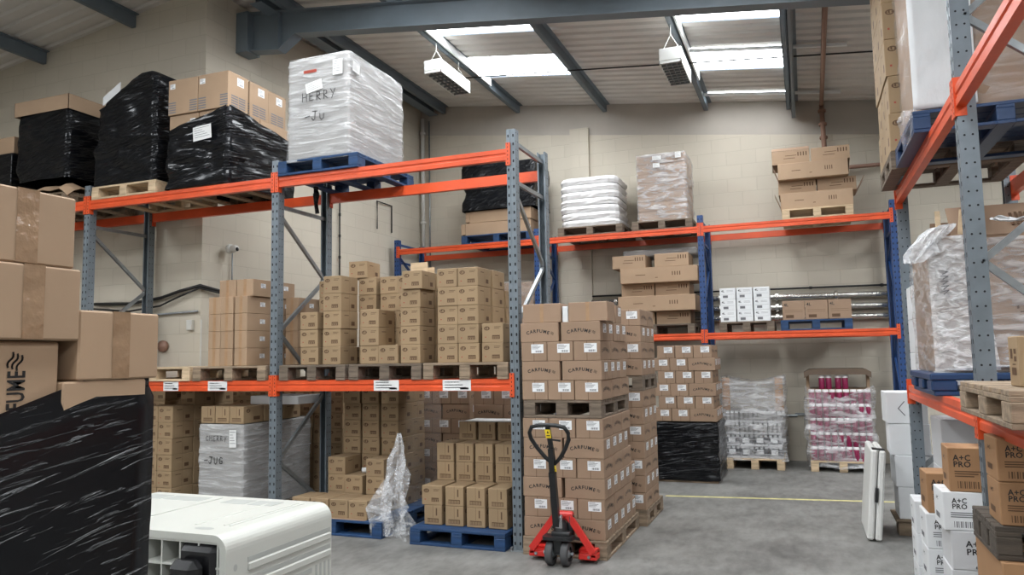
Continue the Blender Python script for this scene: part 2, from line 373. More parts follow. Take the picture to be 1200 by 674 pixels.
# ------------------------------------------------------------------ the hall
XR, ZR, SR, SL = -6.55, 6.227, -.124, .14      # ridge line, right slope, left slope
YB, XW = 12.0, 7.6
def roofz(x): return ZR + (x - XR) * SR if x > XR else ZR + (x - XR) * SL
mb = MB(); mb.box(-13, XW, -12, YB, -.12, 0); struct('floor', mb, ['floor'])
LEDGE = lambda x: 5.591 + (x + 5.73) * -.122
def wallx(y): return -6.63 + (y - 6.95) / (12 - 6.95) * .25
mb = MB(); z0, z1 = LEDGE(-6.5), LEDGE(XW)
mb.prism([(-6.5, 0), (XW, 0), (XW, z1), (-6.5, z0)], YB, YB + .2, lambda u, v, a: (u, a, v)); struct('wall_back', mb, ['block'])
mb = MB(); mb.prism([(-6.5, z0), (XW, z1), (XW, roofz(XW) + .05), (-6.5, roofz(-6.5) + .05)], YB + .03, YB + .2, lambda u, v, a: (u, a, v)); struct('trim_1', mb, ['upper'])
mb = MB(); mb.box(-3.52, -3.2, YB - .06, YB, 0, 5.40); struct('trim_2', mb, ['block'])
mb = MB(); mb.prism([(-6.63, 6.95), (-6.38, 12.0), (-6.38, 12.2), (-6.9, 12.2), (-6.9, 7.15)], 0, 6.2, lambda u, v, a: (u, v, a)); struct('wall_left', mb, ['block'])
mb = MB(); mb.prism([(-6.631, 0), (-13, 0), (-13, roofz(-13) + .03), (-6.631, roofz(-6.631) + .03)], 6.95, 7.15, lambda u, v, a: (u, a, v)); struct('wall_corner', mb, ['block'])
mb = MB(); mb.box(-13.2, -13, -12, 7.15, 0, roofz(-13) + .05); struct('wall_far_left', mb, ['block'])
mb = MB(); mb.prism([(-13, 0), (XW, 0), (XW, roofz(XW) + .05), (XR, ZR + .05), (-13, roofz(-13) + .05)], -12.2, -12, lambda u, v, a: (u, a, v)); struct('wall_front', mb, ['block'])
mb = MB(); y = -12.0; prof = []
while y < YB: prof += [(XW, y), (XW, y + .1), (XW + .04, y + .13), (XW + .04, y + .17)]; y += .2
for (a, b), (c, d) in zip(prof, prof[1:]): mb.poly([(a, b, 0), (c, d, 0), (c, d, roofz(XW) + .1), (a, b, roofz(XW) + .1)])
struct('wall_right', mb, ['roof'], fix=False)

# roof sheets (corrugated along x) with openings for the daylight panels
PUR = [-10.98, -9.38, -7.78, -5.86, -4.43, -2.885, -1.245, -.02, 1.53, 3.07, 4.61, 6.15]
def profile(y0, y1):
    out = []; n = max(1, round((y1 - y0) / .2)); st = (y1 - y0) / n
    for i in range(n):
        b = y0 + i * st; out += [(b, .0), (b + st * .55, .0), (b + st * .65, .03), (b + st * .9, .03)]
    return out + [(y1, 0)]
OPEN = {}      # x segment -> list of (y0, y1)
def op(x0, x1, *ys): OPEN[(x0, x1)] = list(ys)
op(-4.43, -2.885, (-9, -7.4), (-5.5, -3.9), (-2, -.4), (1.6, 3.2), (4.6, 6.2), (8.0, 8.9), (9.70, 10.56))
op(-1.245, -.02, (-9, -7.4), (-5.5, -3.9), (-2, -.4), (1.6, 3.2), (4.6, 6.2), (8.0, 8.9), (9.70, 10.56), (11.5, 11.61))
op(3.07, 4.61, (-9, -7.4), (-5.5, -3.9), (-2, -.4), (1.6, 3.2), (5.0, 6.6), (8.0, 9.6))
op(-9.38, -7.78, (-9, -7.4), (-5.5, -3.9), (-2, -.4), (1.2, 2.8))
mb = MB(); sky = []
xs = sorted(set([-13.0, XR, XW] + PUR))
for a, b in zip(xs, xs[1:]):
    yend = 7.1 if b <= -7 else YB + .1
    cuts = OPEN.get((a, b), []); lo = -12.0
    for c in cuts + [(yend, None)]:
        p = profile(lo, c[0])
        for (y0, h0), (y1, h1) in zip(p, p[1:]): mb.poly([(a, y0, roofz(a) + h0), (b, y0, roofz(b) + h0), (b, y1, roofz(b) + h1), (a, y1, roofz(a) + h1)])
        if c[1] is not None:
            sky.append((a, b, c[0], c[1])); lo = c[1]
struct('ceiling', mb, ['roof'], fix=False)
for i, (a, b, y0, y1) in enumerate(sky):
    e = .02; mb = MB()
    p = profile(y0, y1)
    for (ya, h0), (yb, h1) in zip(p, p[1:]): mb.poly([(a, ya, roofz(a) + h0 + e), (b, ya, roofz(b) + h0 + e), (b, yb, roofz(b) + h1 + e), (a, yb, roofz(a) + h1 + e)])
    o = struct('window_%d' % (i + 1), mb, ['sky'], fix=False)

# steel: purlins along y, portal rafter along the slope, ridge beam
def zsec(x, y0, y1, dz=.15, fl=.06):
    m = MB(); z = roofz(x) - .005; t = .006
    m.box(x - t, x + t, y0, y1, z - dz, z); m.box(x, x + fl, y0, y1, z - .012, z); m.box(x - fl, x, y0, y1, z - dz, z - dz + .012); m.box(x - fl, x - fl + .008, y0, y1, z - dz, z - dz + .03)
    return m
for i, x in enumerate(PUR):
    struct('trim_%d' % (i + 3), zsec(x, -12, 6.94 if x < XR else YB - .01, .17 if x < XR else .13), ['steel'])
mb = zsec(.04, 8, YB - .01, .26, .05); struct('trim_20', mb, ['steel'])
mb = MB(); x, z = -6.1, roofz(-6.1) - .16      # heavy beam beside the ridge
mb.box(x - .09, x + .09, 7.2, YB - .01, z - .012, z); mb.box(x - .09, x + .09, 7.2, YB - .01, z + .14, z + .152); mb.box(x - .006, x + .006, 7.2, YB - .01, z, z + .14); struct('trim_21', mb, ['steel'])
YRF = 7.55
mb = MB()
def raf(u0, u1, d0, d1, yc=YRF):
    z0, z1 = roofz(u0) - .15, roofz(u1) - .15
    mb.prism([(u0, z0), (u1, z1), (u1, z1 - d1), (u0, z0 - d0)], yc - .006, yc + .006, lambda u, v, a: (u, a, v))
    for q in (0, 1):
        e0, e1 = (0, 0) if q == 0 else (d0, d1)
        mb.prism([(u0, z0 - e0), (u1, z1 - e1), (u1, z1 - e1 - .014), (u0, z0 - e0 - .014)], yc - .08, yc + .08, lambda u, v, a: (u, a, v))
raf(-6.42, -5.98, .50, .50); raf(-5.98, -5.72, .50, .30); raf(-5.72, XW, .30, .30)
mb.box(-6.6, -6.42, YRF - .12, YRF + .12, roofz(-6.42) - .68, roofz(-6.42) - .15)
mb.box(-5.985, -5.975, YRF - .08, YRF + .08, roofz(-5.98) - .66, roofz(-5.98) - .16)
struct('trim_22', mb, ['steel'])
for k, yy in enumerate((1.4, -4.8)):
    mb = MB(); raf(-13 if False else XR, XW, .32, .32, yy); struct('trim_%d' % (23 + k), mb, ['steel'])
for k, yy in enumerate((9.69, 11.48)):
    mb = MB(); mb.box(-1.3, .66, yy - .02, yy + .02, 0, .035)
    mb.v = [(x, y, z + roofz(x) - .06) for x, y, z in mb.v]; struct('trim_%d' % (25 + k), mb, ['upstand'])
for k, xx in enumerate((-4.39, -1.205)):
    mb = MB(); mb.box(xx - .012, xx + .012, 8.0, 10.6, roofz(xx) - .125, roofz(xx) - .01); struct('trim_%d' % (27 + k), mb, ['upstand'])
# floor line
mb = MB(); mb.prism([(-1.55, 8.70), (1.4, 9.05), (1.4, 9.11), (-1.55, 8.76)], .0005, .002, lambda u, v, a: (u, v, a)); struct('floor_marking', mb, ['lined'])

# ------------------------------------------------------------------ pallet racking
PW, PD = .08, .09
_post = {}
def post_mesh(h, paint):
    if (h, paint) in _post: return _post[(h, paint)]
    mb = MB(); W = PW / 2; t = .003
    prof = [(-W, 0), (-.009, 0), (-.005, .006), (.005, .006), (.009, 0), (W, 0), (W, PD), (W - .014, PD), (W - .014, PD - t), (W - t, PD - t), (W - t, t), (-W + t, t), (-W + t, PD - t), (-W + .014, PD - t), (-W + .014, PD), (-W, PD)]
    mb.prism(prof, 0, h, lambda u, v, a: (u, v, a), 0)
    z = .06
    while z < h - .03:
        for x in (-.023, .023):
            mb.poly([(x + a, -.0006, z + b) for a, b in ((-.0075, .008), (-.0055, -.012), (.0055, -.012), (.0075, .008), (.004, .014), (-.004, .014))], 1)
        for sx in (-1, 1):
            for y in (.026, .064):
                mb.poly([(sx * (W + .0006), y + .006 * math.cos(q * 1.0472), z + .03 + .006 * math.sin(q * 1.0472)) for q in range(6)], 1)
        z += .075
    me = mb.mesh('upright_post', [paint, 'dark']); _post[(h, paint)] = me; return me
def beam_bm(L, hgt):
    mb = MB(); k = hgt / .1
    prof = [(0, 0), (0, .036 * k), (.007, .044 * k), (.007, .056 * k), (0, .064 * k), (0, .1 * k), (.05, .1 * k), (.05, 0)]
    mb.prism(prof, 0, L, lambda u, v, a: (a, u, v)); return mb
def rack(label, loc, rz, posts, depth, tops, levels, paint, nodes, horiz, bh=.1, labels=(), group=None, brace='galv'):
    """posts: local x of each frame; tops: post height; levels: (beam top z, bays); nodes: zigzag of the frame bracing"""
    r = thing('pallet_rack', label, 'pallet rack', loc, rz)
    for i, x in enumerate(posts):
        top = tops[i] if isinstance(tops, tuple) else tops
        for back in (0, 1):
            p = link('upright_post', post_mesh(top, paint), r, (x, depth if back else 0, 0), math.pi if back else 0)
            f = MB(); f.box(-.06, .06, -.025, .10, 0, .006); f.box(-.062, -.045, -.015, .02, .006, .03); f.box(.045, .062, -.015, .02, .006, .03); part('base_plate', f, ['galv'], p)
        yf, yb = PD - .02, depth - PD + .02
        for z in horiz:
            if z > top - .03: continue
            b = MB(); b.bar((x, yf, z), (x, yb, z), .028, .036); part('brace', b, [brace], r)
        for (a, za), (c, zc) in zip(nodes, nodes[1:]):
            if max(za, zc) > top - .03: continue
            b = MB(); b.bar((x, yf if a == 'f' else yb, za), (x, yf if c == 'f' else yb, zc), .028, .036)
            for q, zq in ((a, za), (c, zc)): b.tube([(x - .045, yf if q == 'f' else yb, zq), (x + .045, yf if q == 'f' else yb, zq)], .007, 6)
            part('brace', b, [brace], r)
    for zt, bays in levels:
        for i in bays:
            x0, x1 = posts[i] + PW / 2, posts[i + 1] - PW / 2
            for back in (0, 1):
                b = beam_bm(x1 - x0, bh)
                o = part('beam', b, ['orange'], r, loc=(x0, -.004, zt - bh) if not back else (x1, depth + .004, zt - bh))
                if back: o.rotation_euler = (0, 0, math.pi)
                for q in (0, 1):
                    xx = 0 if q == 0 else x1 - x0; s_ = -1 if q == 0 else 1
                    c = MB(); c.box(min(xx, xx + s_ * .036), max(xx, xx + s_ * .036), -.008, -.0008 + .004, -.05, bh + .05)
                    c.box(min(xx, xx - s_ * .004), max(xx, xx - s_ * .004), -.008, .05, -.05, bh + .05)
                    for zz in (-.03, .005, .04, .075, .11, .14): c.poly([(xx + s_ * .014 + a, -.0086, zz + bb) for a, bb in ((-.004, -.006), (.004, -.006), (.004, .006), (-.004, .006))], 1)
                    part('beam_connector', c, ['orange', 'dark'], o)
                if not back:
                    for (li, lz, lx, lw) in labels:
                        if li == i and abs(lz - zt) < .01:
                            m = MB(); fn = lambda u, v: (lx - x0 + u, -.0012, bh / 2 + v)
                            rect(m, fn, -lw / 2, lw / 2, -bh * .47, bh * .47, 0)
                            for k in range(3): rect(m, fn, -lw * .42, lw * (.1 + .12 * k), .024 - k * .024, .031 - k * .024, 1)
                            rect(m, fn, lw * .12, lw * .42, -.036, -.02, 1)
                            lo = part('shelf_label', m, ['paper', 'greyink'], o); lo['label'] = 'white paper label stuck to the beam'
    return r
ZIG = [('b', .12), ('f', .64), ('b', 1.25), ('f', 1.88), ('b', 2.45), ('f', 3.04)]
rack('long grey post pallet rack with orange beams crossing the hall', (0, 5.96, 0), 0, [-9.86, -7.32, -4.78, -2.29], .9, 3.57,
     [(3.40, (0, 1, 2)), (1.412, (0, 1, 2))], 'post', ZIG, (3.12, 3.47), .1,
     labels=[(1, 1.412, -6.05, .20), (1, 1.412, -5.45, .24), (2, 1.412, -3.53, .26), (2, 1.412, -2.83, .27)])
rack('blue post pallet rack with orange beams along the back wall', (0, 10.9, 0), 0, [-6.26, -3.79, -1.31, 1.17], .96, 3.57,
     [(3.41, (0, 1, 2)), (1.885, (0, 1, 2))], 'blue', [('b', .2), ('f', .8), ('b', 1.5), ('f', 2.2), ('b', 2.85), ('f', 3.3)], (3.5, 3.2), .09, brace='blue')
# the frame rotated a quarter turn: its front faces the aisle (-x)
rack('tall grey post pallet rack with orange beams facing the aisle', (.81, 0, 0), -math.pi / 2, [-7.30, -4.50, -1.70], .9, (3.12, 4.6, 4.6),
     [(2.98, (0, 1)), (1.30, (0, 1))], 'post', [('f', .60), ('b', 1.35), ('f', 2.05), ('b', 2.70), ('f', 3.37), ('b', 4.05)], (.35, 4.2), .11)

# ------------------------------------------------------------------ pallets
_pal = {}
def pallet_parts(w, d, wood, style):
    k = (round(w, 2), round(d, 2), wood, style)
    if k in _pal: return _pal[k]
    top = MB(); n = max(5, round(d / .15)); bw = d / n
    for i in range(n):
        y = -d / 2 + i * bw; top.cbox(-w / 2, w / 2, y + .006, y + bw - (.006 if style == 'full' else .03), .122, .144, .003)
    for x in (-w / 2 + .05, 0, w / 2 - .05): top.cbox(x - .05, x + .05, -d / 2 + .004, d / 2 - .004, .1, .122, .003)
    bot = MB()
    for x in (-w / 2 + .05, 0, w / 2 - .05): bot.cbox(x - .05, x + .05, -d / 2, d / 2, 0, .022, .003)
    if style == 'full':
        for y in (-d / 2 + .05, d / 2 - .05):
            for a, b in ((-w / 2 + .1, -.05), (.05, w / 2 - .1)): bot.cbox(a, b, y - .05, y + .05, 0, .022, .003)
    blk = MB(); blk.cbox(-.05, .05, -.07, .07, .022, .1, .004)
    _pal[k] = (top.mesh('top_deck', [wood]), bot.mesh('bottom_deck', [wood]), blk.mesh('block', [wood])); return _pal[k]
def pallet(label, x0, x1, y0, y1, z, wood='wood', style='full', group=None, rz=0):
    w, d = x1 - x0, y1 - y0; t, b, k = pallet_parts(w, d, wood, style)
    r = thing('pallet', label, 'pallet', ((x0 + x1) / 2, (y0 + y1) / 2, z), rz, group)
    link('top_deck', t, r); link('bottom_deck', b, r)
    for x in (-w / 2 + .05, 0, w / 2 - .05):
        for y in (-d / 2 + .07, 0, d / 2 - .07): link('block', k, r, (x, y, 0))
    return r

# ------------------------------------------------------------------ cartons
def sticker(w, h, lines=4):
    mb = MB(); fn = lambda u, v: (u, 0, v)
    rect(mb, fn, -w / 2, w / 2, -h / 2, h / 2, 0); e = -.0004; fn = lambda u, v: (u, e, v)
    for k in range(lines): rect(mb, fn, -w * .44, w * (.05 + .33 * ((k * 37) % 10) / 10), h * (.36 - k * .13), h * (.41 - k * .13), 1)
    x = -w * .18
    for k in range(11): rect(mb, fn, x, x + w * (.012 + .02 * (k % 3)), -h * .42, -h * .2, 1); x += w * .052
    return mb.mesh('shipping_label', ['label', 'greyink'], fix=False)
STK = {}
def stick(parent, face, w, d, h, u, v, sw, sh, name='shipping_label'):
    k = (sw, sh)
    if k not in STK: STK[k] = sticker(sw, sh)
    p = facefn(face, w, d, h, .0012)(u, v); rz = {'-Y': 0, '+X': math.pi / 2, '+Y': math.pi, '-X': -math.pi / 2}[face]
    o = link(name, STK[k], parent, p, rz); return o
TYPES = {}
def ctype(key, w, d, h, mats, draw=None, kids=()):
    mb = MB(); mb.cbox(-w / 2, w / 2, -d / 2, d / 2, 0, h, .004)
    mb.poly([(-w / 2 + .01, -.0012, h + .0004), (w / 2 - .01, -.0012, h + .0004), (w / 2 - .01, .0012, h + .0004), (-w / 2 + .01, .0012, h + .0004)], 1)
    if draw: draw(mb, w, d, h)
    TYPES[key] = (mb.mesh('carton', mats, fix=False), w, d, h, kids)
def tape_mesh(key, w, d, h, axis, tw=.05, drop=.055, matn='ptape', full=False):
    mb = MB(); e = .0009; dr = h * .985 if full else drop
    if axis == 'x':
        mb.poly([(-w / 2 - e, -tw / 2, h + e), (w / 2 + e, -tw / 2, h + e), (w / 2 + e, tw / 2, h + e), (-w / 2 - e, tw / 2, h + e)])
        for s in (-1, 1): mb.poly([(s * (w / 2 + e), -tw / 2, h - dr), (s * (w / 2 + e), tw / 2, h - dr), (s * (w / 2 + e), tw / 2, h + e), (s * (w / 2 + e), -tw / 2, h + e)])
    else:
        mb.poly([(-tw / 2, -d / 2 - e, h + e), (tw / 2, -d / 2 - e, h + e), (tw / 2, d / 2 + e, h + e), (-tw / 2, d / 2 + e, h + e)])
        for s in (-1, 1): mb.poly([(-tw / 2, s * (d / 2 + e), h - dr), (tw / 2, s * (d / 2 + e), h - dr), (tw / 2, s * (d / 2 + e), h + e), (-tw / 2, s * (d / 2 + e), h + e)])
    return ('packing_tape', mb.mesh('packing_tape', [matn], fix=False))
SKIP = set()
KINDS = dict(cf='lettered_carton', cflab='lettered_carton', cfplain='plain_carton', cffore='plain_carton', cftall='plain_carton', pl='plain_carton', plt='plain_carton', bigplain='plain_carton',
    lg='logo_carton', la='logo_carton', le='printed_carton', sm='printed_carton', lidbox='printed_carton', sw='white_carton', wc='white_carton', wct='white_carton', ac='white_carton', ac6='white_carton', bigw='white_carton')
NC = [0]
def carton(key, x, y, z, label, group=None, rz=0, jit=.6, bare=False, cat='carton', up=None):
    me, w, d, h, kids = TYPES[key]
    jx = random.uniform(-jit, jit); NC[0] += 1
    if NC[0] in SKIP: return None      # wholly buried inside a stack
    o = link(KINDS.get(key, 'carton'), me, None, (x, y, z), rz + math.radians(jx))
    o.pass_index = NC[0]
    if up: o.rotation_euler = (up[0], up[1], rz)
    tag(o, label, cat, group)
    if not bare:
        for k in kids:
            if k[0] == 'packing_tape': link('packing_tape', k[1], o)
            else: stick(o, *k[1:])
    return o
def draw_cf(mb, w, d, h):
    for f in ('-Y', '+Y'):
        fn = facefn(f, w, d, h); put_text(mb, fn, 'CARFUME', -.014, h * .50, .037, 1, 1.0, .26)
        waves(mb, fn, .112, h * .44, .024, 1, -.3)
    for f in ('-X', '+X'):
        fn = facefn(f, w, d, h); rect(mb, fn, -.002, .002, 0, h, 2)
CF = (.33, .222, .157)
lw = (.106, .073)
ctype('cf', *CF, ['cf', 'ink', 'brownink'], draw_cf, kids=[('s', '+X', *CF, .030, .103, *lw), ('s', '-X', *CF, .030, .103, *lw)])
ctype('cfplain', *CF, ['cf', 'ink'], None, kids=[tape_mesh('t', *CF, 'y', .03, full=True)])
ctype('cflab', *CF, ['cf', 'ink'], None, kids=[('s', '-Y', *CF, -.05, .10, *lw)])
def draw_ffoam(mb, w, d, h): pass
ctype('cffore', *CF, ['card', 'ink'], lambda mb, w, d, h: None, kids=[tape_mesh('t', *CF, 'x', .048, matn='tape', full=True)])
def draw_fume(mb, w, d, h):
    fn = facefn('+X', w, d, h)
    put_text(mb, fn, 'CARFUME', -.012, .045, .044, 1, 1.05, 0, up=True)
ctype('cftall', .157, .222, .33, ['card', 'ink'], None)
def oval(mb, fn, u, v, s, mi=1, li=2):
    ell(mb, fn, u, v, s, s * .66, mi)
    f2 = lambda a, b: fn(a, b)
    stroke(mb, lambda a, b: tuple(c + o for c, o in zip(fn(a, b), off(fn))), [(u - s * .45, v + s * .3), (u - s * .5, v - s * .2), (u - s * .15, v - s * .3)], s * .16, li)
    stroke(mb, lambda a, b: tuple(c + o for c, o in zip(fn(a, b), off(fn))), [(u + s * .1, v - s * .35), (u + s * .12, v + s * .32), (u + s * .5, v + s * .2), (u + s * .1, v), (u + s * .5, v - s * .2), (u + s * .1, v - s * .33)], s * .15, li)
def off(fn):
    a, b, c = Vector(fn(0, 0)), Vector(fn(1, 0)), Vector(fn(0, 1)); n = (b - a).cross(c - a).normalized() * .0005; return tuple(n)
def draw_lg(mb, w, d, h):
    for f, W in (('-Y', w), ('+Y', w)):
        fn = facefn(f, w, d, h); oval(mb, fn, -W * .27, h * .74, W * .135)
        for k in range(2): rect(mb, fn, W * .08, W * (.38 - k * .06), h * (.80 - k * .07), h * (.825 - k * .07), 3)
        rect(mb, fn, -W * .02, W * .34, h * .18, h * .38, 3); rect(mb, lambda a, b: tuple(c + o for c, o in zip(fn(a, b), off(fn))), W * .0, W * .32, h * .30, h * .315, 0)
        for k in range(4): rect(mb, lambda a, b: tuple(c + o for c, o in zip(fn(a, b), off(fn))), W * (.02 + k * .08), W * (.05 + k * .08), h * .2, h * .28, 0)
        rect(mb, fn, -W * .36, -W * .3, h * .26, h * .31, 4)
    for f in ('+X', '-X'):
        fn = facefn(f, w, d, h); rect(mb, fn, d * .1, d * .3, h * .2, h * .42, 3); rect(mb, fn, -d * .003, d * .003, 0, h, 3)
        rect(mb, fn, -d * .3, -d * .05, h * .74, h * .78, 3)
LG = (.197, .29, .166)
LGM = ['lg', 'brownink', 'lg', 'brownink', 'redink']
ctype('lg', *LG, LGM, draw_lg)
def draw_le(mb, w, d, h):      # end face: seam, small print and a bar code box low down
    for f in ('-Y', '+Y'):
        fn = facefn(f, w, d, h); rect(mb, fn, -w * .32, w * .32, h * .12, h * .33, 3)
        g = lambda a, b: tuple(c + o for c, o in zip(fn(a, b), off(fn)))
        for k in range(9): rect(mb, g, w * (-.30 + k * .068), w * (-.265 + k * .068), h * .135, h * .29, 0)
        rect(mb, fn, -.0012, .0012, h * .36, h, 3)
        for k in (-1, 1): rect(mb, fn, w * (.2 * k) - .006, w * (.2 * k) + .006, h * .48, h * .86, 3 if k > 0 else 0)
    for f in ('+X', '-X'):
        fn = facefn(f, w, d, h); oval(mb, fn, -d * .27, h * .74, d * .1); rect(mb, fn, 0, d * .32, h * .18, h * .38, 3)
ctype('le', .172, .29, .167, LGM, draw_le)
PL = (.152, .38, .172)
ctype('pl', *PL, ['card', 'ink'], None, kids=[tape_mesh('t', *PL, 'y', .036, full=True), ('s', '+X', *PL, .04, .095, .075, .045)])
PT = (.205, .30, .172)
ctype('plt', *PT, ['card', 'ink'], None, kids=[tape_mesh('t', *PT, 'y', .036, full=True), ('s', '+X', *PT, .0, .11, .075, .045)])
ctype('lidbox', .395, .30, .38, ['card', 'ink', 'greyink'], lambda mb, w, d, h: [
    [rect(mb, facefn(f, w, d, h), u - .05, u + .05, .02 + k * .026, .034 + k * .026, 2) for k in range(5) for u in ((-W / 2 + .055, W / 2 - .055) if W > .3 else (-.055, .055))] for f, W in (('-Y', w), ('+X', d))],
    kids=[('s', '-Y', .395, .30, .38, -.14, .31, .07, .055), ('s', '+X', .395, .30, .38, .03, .30, .10, .085)])
ctype('bigplain', .395, .46, .235, ['card', 'ink'], None, kids=[('s', '-Y', .395, .46, .235, .12, .15, .07, .06)])
def draw_sw(mb, w, d, h):
    fn = facefn('-Y', w, d, h); put_text(mb, fn, '4L', -w * .30, h * .66, h * .26, 1)
    rect(mb, fn, -w * .4, w * .42, h * .44, h * .452, 2); rect(mb, fn, -w * .3, w * .02, h * .14, h * .36, 2)
    for k in range(2): rect(mb, fn, -w * .05, w * .35, h * (.78 - .1 * k), h * (.80 - .1 * k), 2)
ctype('sw', .212, .30, .157, ['white', 'ink', 'greyink'], draw_sw)
ctype('br4', .285, .30, .26, ['cf', 'ink', 'brownink'], lambda mb, w, d, h: (put_text(mb, facefn('-Y', w, d, h), '4L', -w * .33, h * .72, h * .22, 1), [rect(mb, facefn('-Y', w, d, h), -w * .40, w * .4, h * (.5 - .09 * k), h * (.512 - .09 * k), 2) for k in range(2)], rect(mb, facefn('-Y', w, d, h), -w * .35, 0, h * .1, h * .26, 2)))
def draw_ac(mb, w, d, h):
    fn = facefn('-Y', w, d, h)
    put_text(mb, fn, 'A+C', -w * .17, h * .71, h * .19, 1, .92); put_text(mb, fn, 'PRO', -w * .17, h * .565, h * .18, 1, 1.0)
    for k in range(3): rect(mb, fn, -w * .36, w * (.3 - .1 * k), h * (.45 - .055 * k), h * (.475 - .055 * k), 2)
    x = -w * .3
    for k in range(10): rect(mb, fn, x, x + .003 + .003 * (k % 2), h * .08, h * .24, 2); x += .0105
    fn = facefn('-X', w, d, h); put_text(mb, fn, 'A+C', -d * .1, h * .68, h * .14, 1); rect(mb, fn, -d * .3, d * .1, h * .2, h * .34, 2)
def draw_ac6(mb, w, d, h):
    fn = facefn('-Y', w, d, h)
    put_text(mb, fn, 'A+C', -w * .05, h * .60, h * .23, 1, 1.0); put_text(mb, fn, 'PRO', -w * .05, h * .40, h * .22, 1, 1.05)
    put_text(mb, fn, '6x1ct', w * .02, h * .05, h * .11, 1)
ctype('ac', .24, .26, .205, ['white', 'ink', 'greyink'], draw_ac)
ctype('ac6', .26, .30, .205, ['whitedirty', 'ink', 'greyink'], draw_ac6)
ctype('acb', .20, .24, .235, ['acb', 'ink', 'brownink'], draw_ac)

def wd(n): return ('bottom', 'second', 'third', 'fourth', 'fifth', 'sixth', 'seventh', 'eighth', 'ninth')[n]
ORD = ('first', 'second', 'third', 'fourth', 'fifth', 'sixth')
# ---- the tall stack behind the pallet truck
X0, X1, Y0 = -2.205, -1.525, 5.90
pallet('grubby wooden pallet on the floor, its front behind the red pallet truck', X0 - .01, X1 + .01, 5.88, 7.10, 0, 'wood')
G1 = 'lettered cartons stacked behind the pallet truck'
def cf_long(z, tier, n, y0, what, stackn, skip=()):
    for c, x in enumerate((X0 + .165, X1 - .165)):
        for k in range(n):
            if c == 0 and k > 0 and k < n: continue
            if (c, k) in skip: continue
            side = 'left-hand carton' if c == 0 else ('right-hand front carton' if k == 0 else 'right side carton %s from front' % ORD[k])
            carton('cf', x + random.uniform(-.006, .006), y0 + .111 + k * .2265 + random.uniform(0, .003), z, '%s, %s, %s' % (side, tier, stackn), G1, 0, .35)
def cf_lab(z, tier, n, y0, stackn, skip=()):
    for c in range(3):
        x = X0 + .113 + c * .227
        for k in range(n):
            if c < 2 and k > 0: continue
            if (c, k) in skip: continue
            side = ('left labelled carton', 'middle labelled carton', 'right labelled carton')[c] if k == 0 else 'right side carton %s from front' % ORD[k]
            carton('cf', x + random.uniform(-.002, .002), y0 + .166 + k * .3335 + random.uniform(0, .003), z, '%s of %s, %s' % (side, tier, stackn), G1, -math.pi / 2, .3)
z = .145
for i in range(6):
    tier = wd(i) + ' tier'
    if i % 2 == 0: cf_long(z, tier, 5 if i < 4 else 4, Y0, '', 'stack behind pallet truck')
    else: cf_lab(z, tier, 3, Y0, 'stack behind pallet truck')
    z += .1585
pallet('wooden pallet halfway up the stack behind the pallet truck', X0 + .01, X1 - .01, 5.90, 6.90, z, 'woodd'); z += .1455
for i in range(4):
    tier = wd(i) + ' tier over mid pallet'
    if i % 2: cf_long(z, tier, 4, Y0, '', 'pallet truck stack')
    else: cf_lab(z, tier, 3, Y0, 'pallet truck stack')
    z += .1585
carton('cfplain', X0 + .18, Y0 + .12, z, 'plain taped carton on top of pallet truck stack, left end', G1, .02)
m = MB(); m.cbox(-.024, .024, -.10, .10, 0, .13, .003); tag(link('box', m.mesh('box', ['white']), None, (X0 + .38, Y0 + .13, z)), 'narrow white box between two plain cartons on the tall stack top', 'box')
carton('cfplain', X1 - .10, Y0 + .12, z, 'plain carton on top of pallet truck stack beside the white box', G1, -.02)
carton('cf', X1 - .165, Y0 + .40, z, 'lettered carton on top of pallet truck stack, second from the front', G1, 0)
carton('cf', X1 - .165, Y0 + .66, z, 'lettered carton on top of pallet truck stack, third from the front', G1, 0)
# ---- second stack behind it
X0b, X1b, Y0b = -2.16, -1.455, 7.16
pallet('wooden pallet under the second lettered carton stack, behind the first', X0b - .01, X1b + .01, 7.14, 7.98, 0, 'wood')
G2 = 'lettered cartons of the second stack'
z = .145
def second(i, z, nm):
    if i % 2 == 0:
        for k in range(2): carton('cf', X1b - .111, Y0b + .166 + k * .334, z, '%s carton showing lettering in %s of the second stack' % (('front', 'rear')[k], nm), G2, math.pi / 2, .4)
    else:
        for k in range(3): carton('cf', X1b - .166, Y0b + .112 + k * .2265, z, '%s labelled carton in %s of the second stack' % (('front', 'middle', 'rear')[k], nm), G2, 0, .4)
for i in range(7): second(i, z, wd(i) + ' tier'); z += .1585
pallet('dark wooden pallet halfway up the second lettered carton stack', X0b + .01, X1b - .0, 7.16, 7.92, z, 'woodd'); z += .1455
for i in range(4): second(i + 1, z, wd(i) + ' tier above pallet'); z += .1585
# ---- lettered cartons seen through the rack
G3 = 'lettered cartons behind the lower rack bay'
pallet('wooden pallet on the floor behind the right lower rack bay', -4.10, -3.42, 7.5, 8.5, 0, 'woodd')
for i in range(7):
    for c in range(2 + (i % 2 == 0)):
        if i % 2 == 0: carton('cf', -4.10 + .113 + c * .227, 7.68, .145 + i * .1585, '%s labelled carton, %s tier of stack seen through lower rack bay' % (('left', 'middle', 'right')[c], wd(i)), G3, -math.pi / 2)
        else: carton('cf', -4.10 + .17 + c * .345, 7.63, .145 + i * .1585, '%s lettered carton, %s tier of stack seen through lower rack bay' % (('left', 'right')[c], wd(i)), G3)
for i in range(9):
    for c in range(2 + i % 2):
        if i % 2: carton('cf', -3.12 + c * .228, 7.37, .002 + i * .1585, '%s labelled carton, %s tier of dim stack left of the second stack' % (ORD[c], wd(i)), G3, -math.pi / 2)
        else: carton('cf', -3.065 + c * .335, 7.31, .002 + i * .1585, '%s lettered carton, %s tier of dim stack left of the second stack' % (ORD[c], wd(i)), G3)

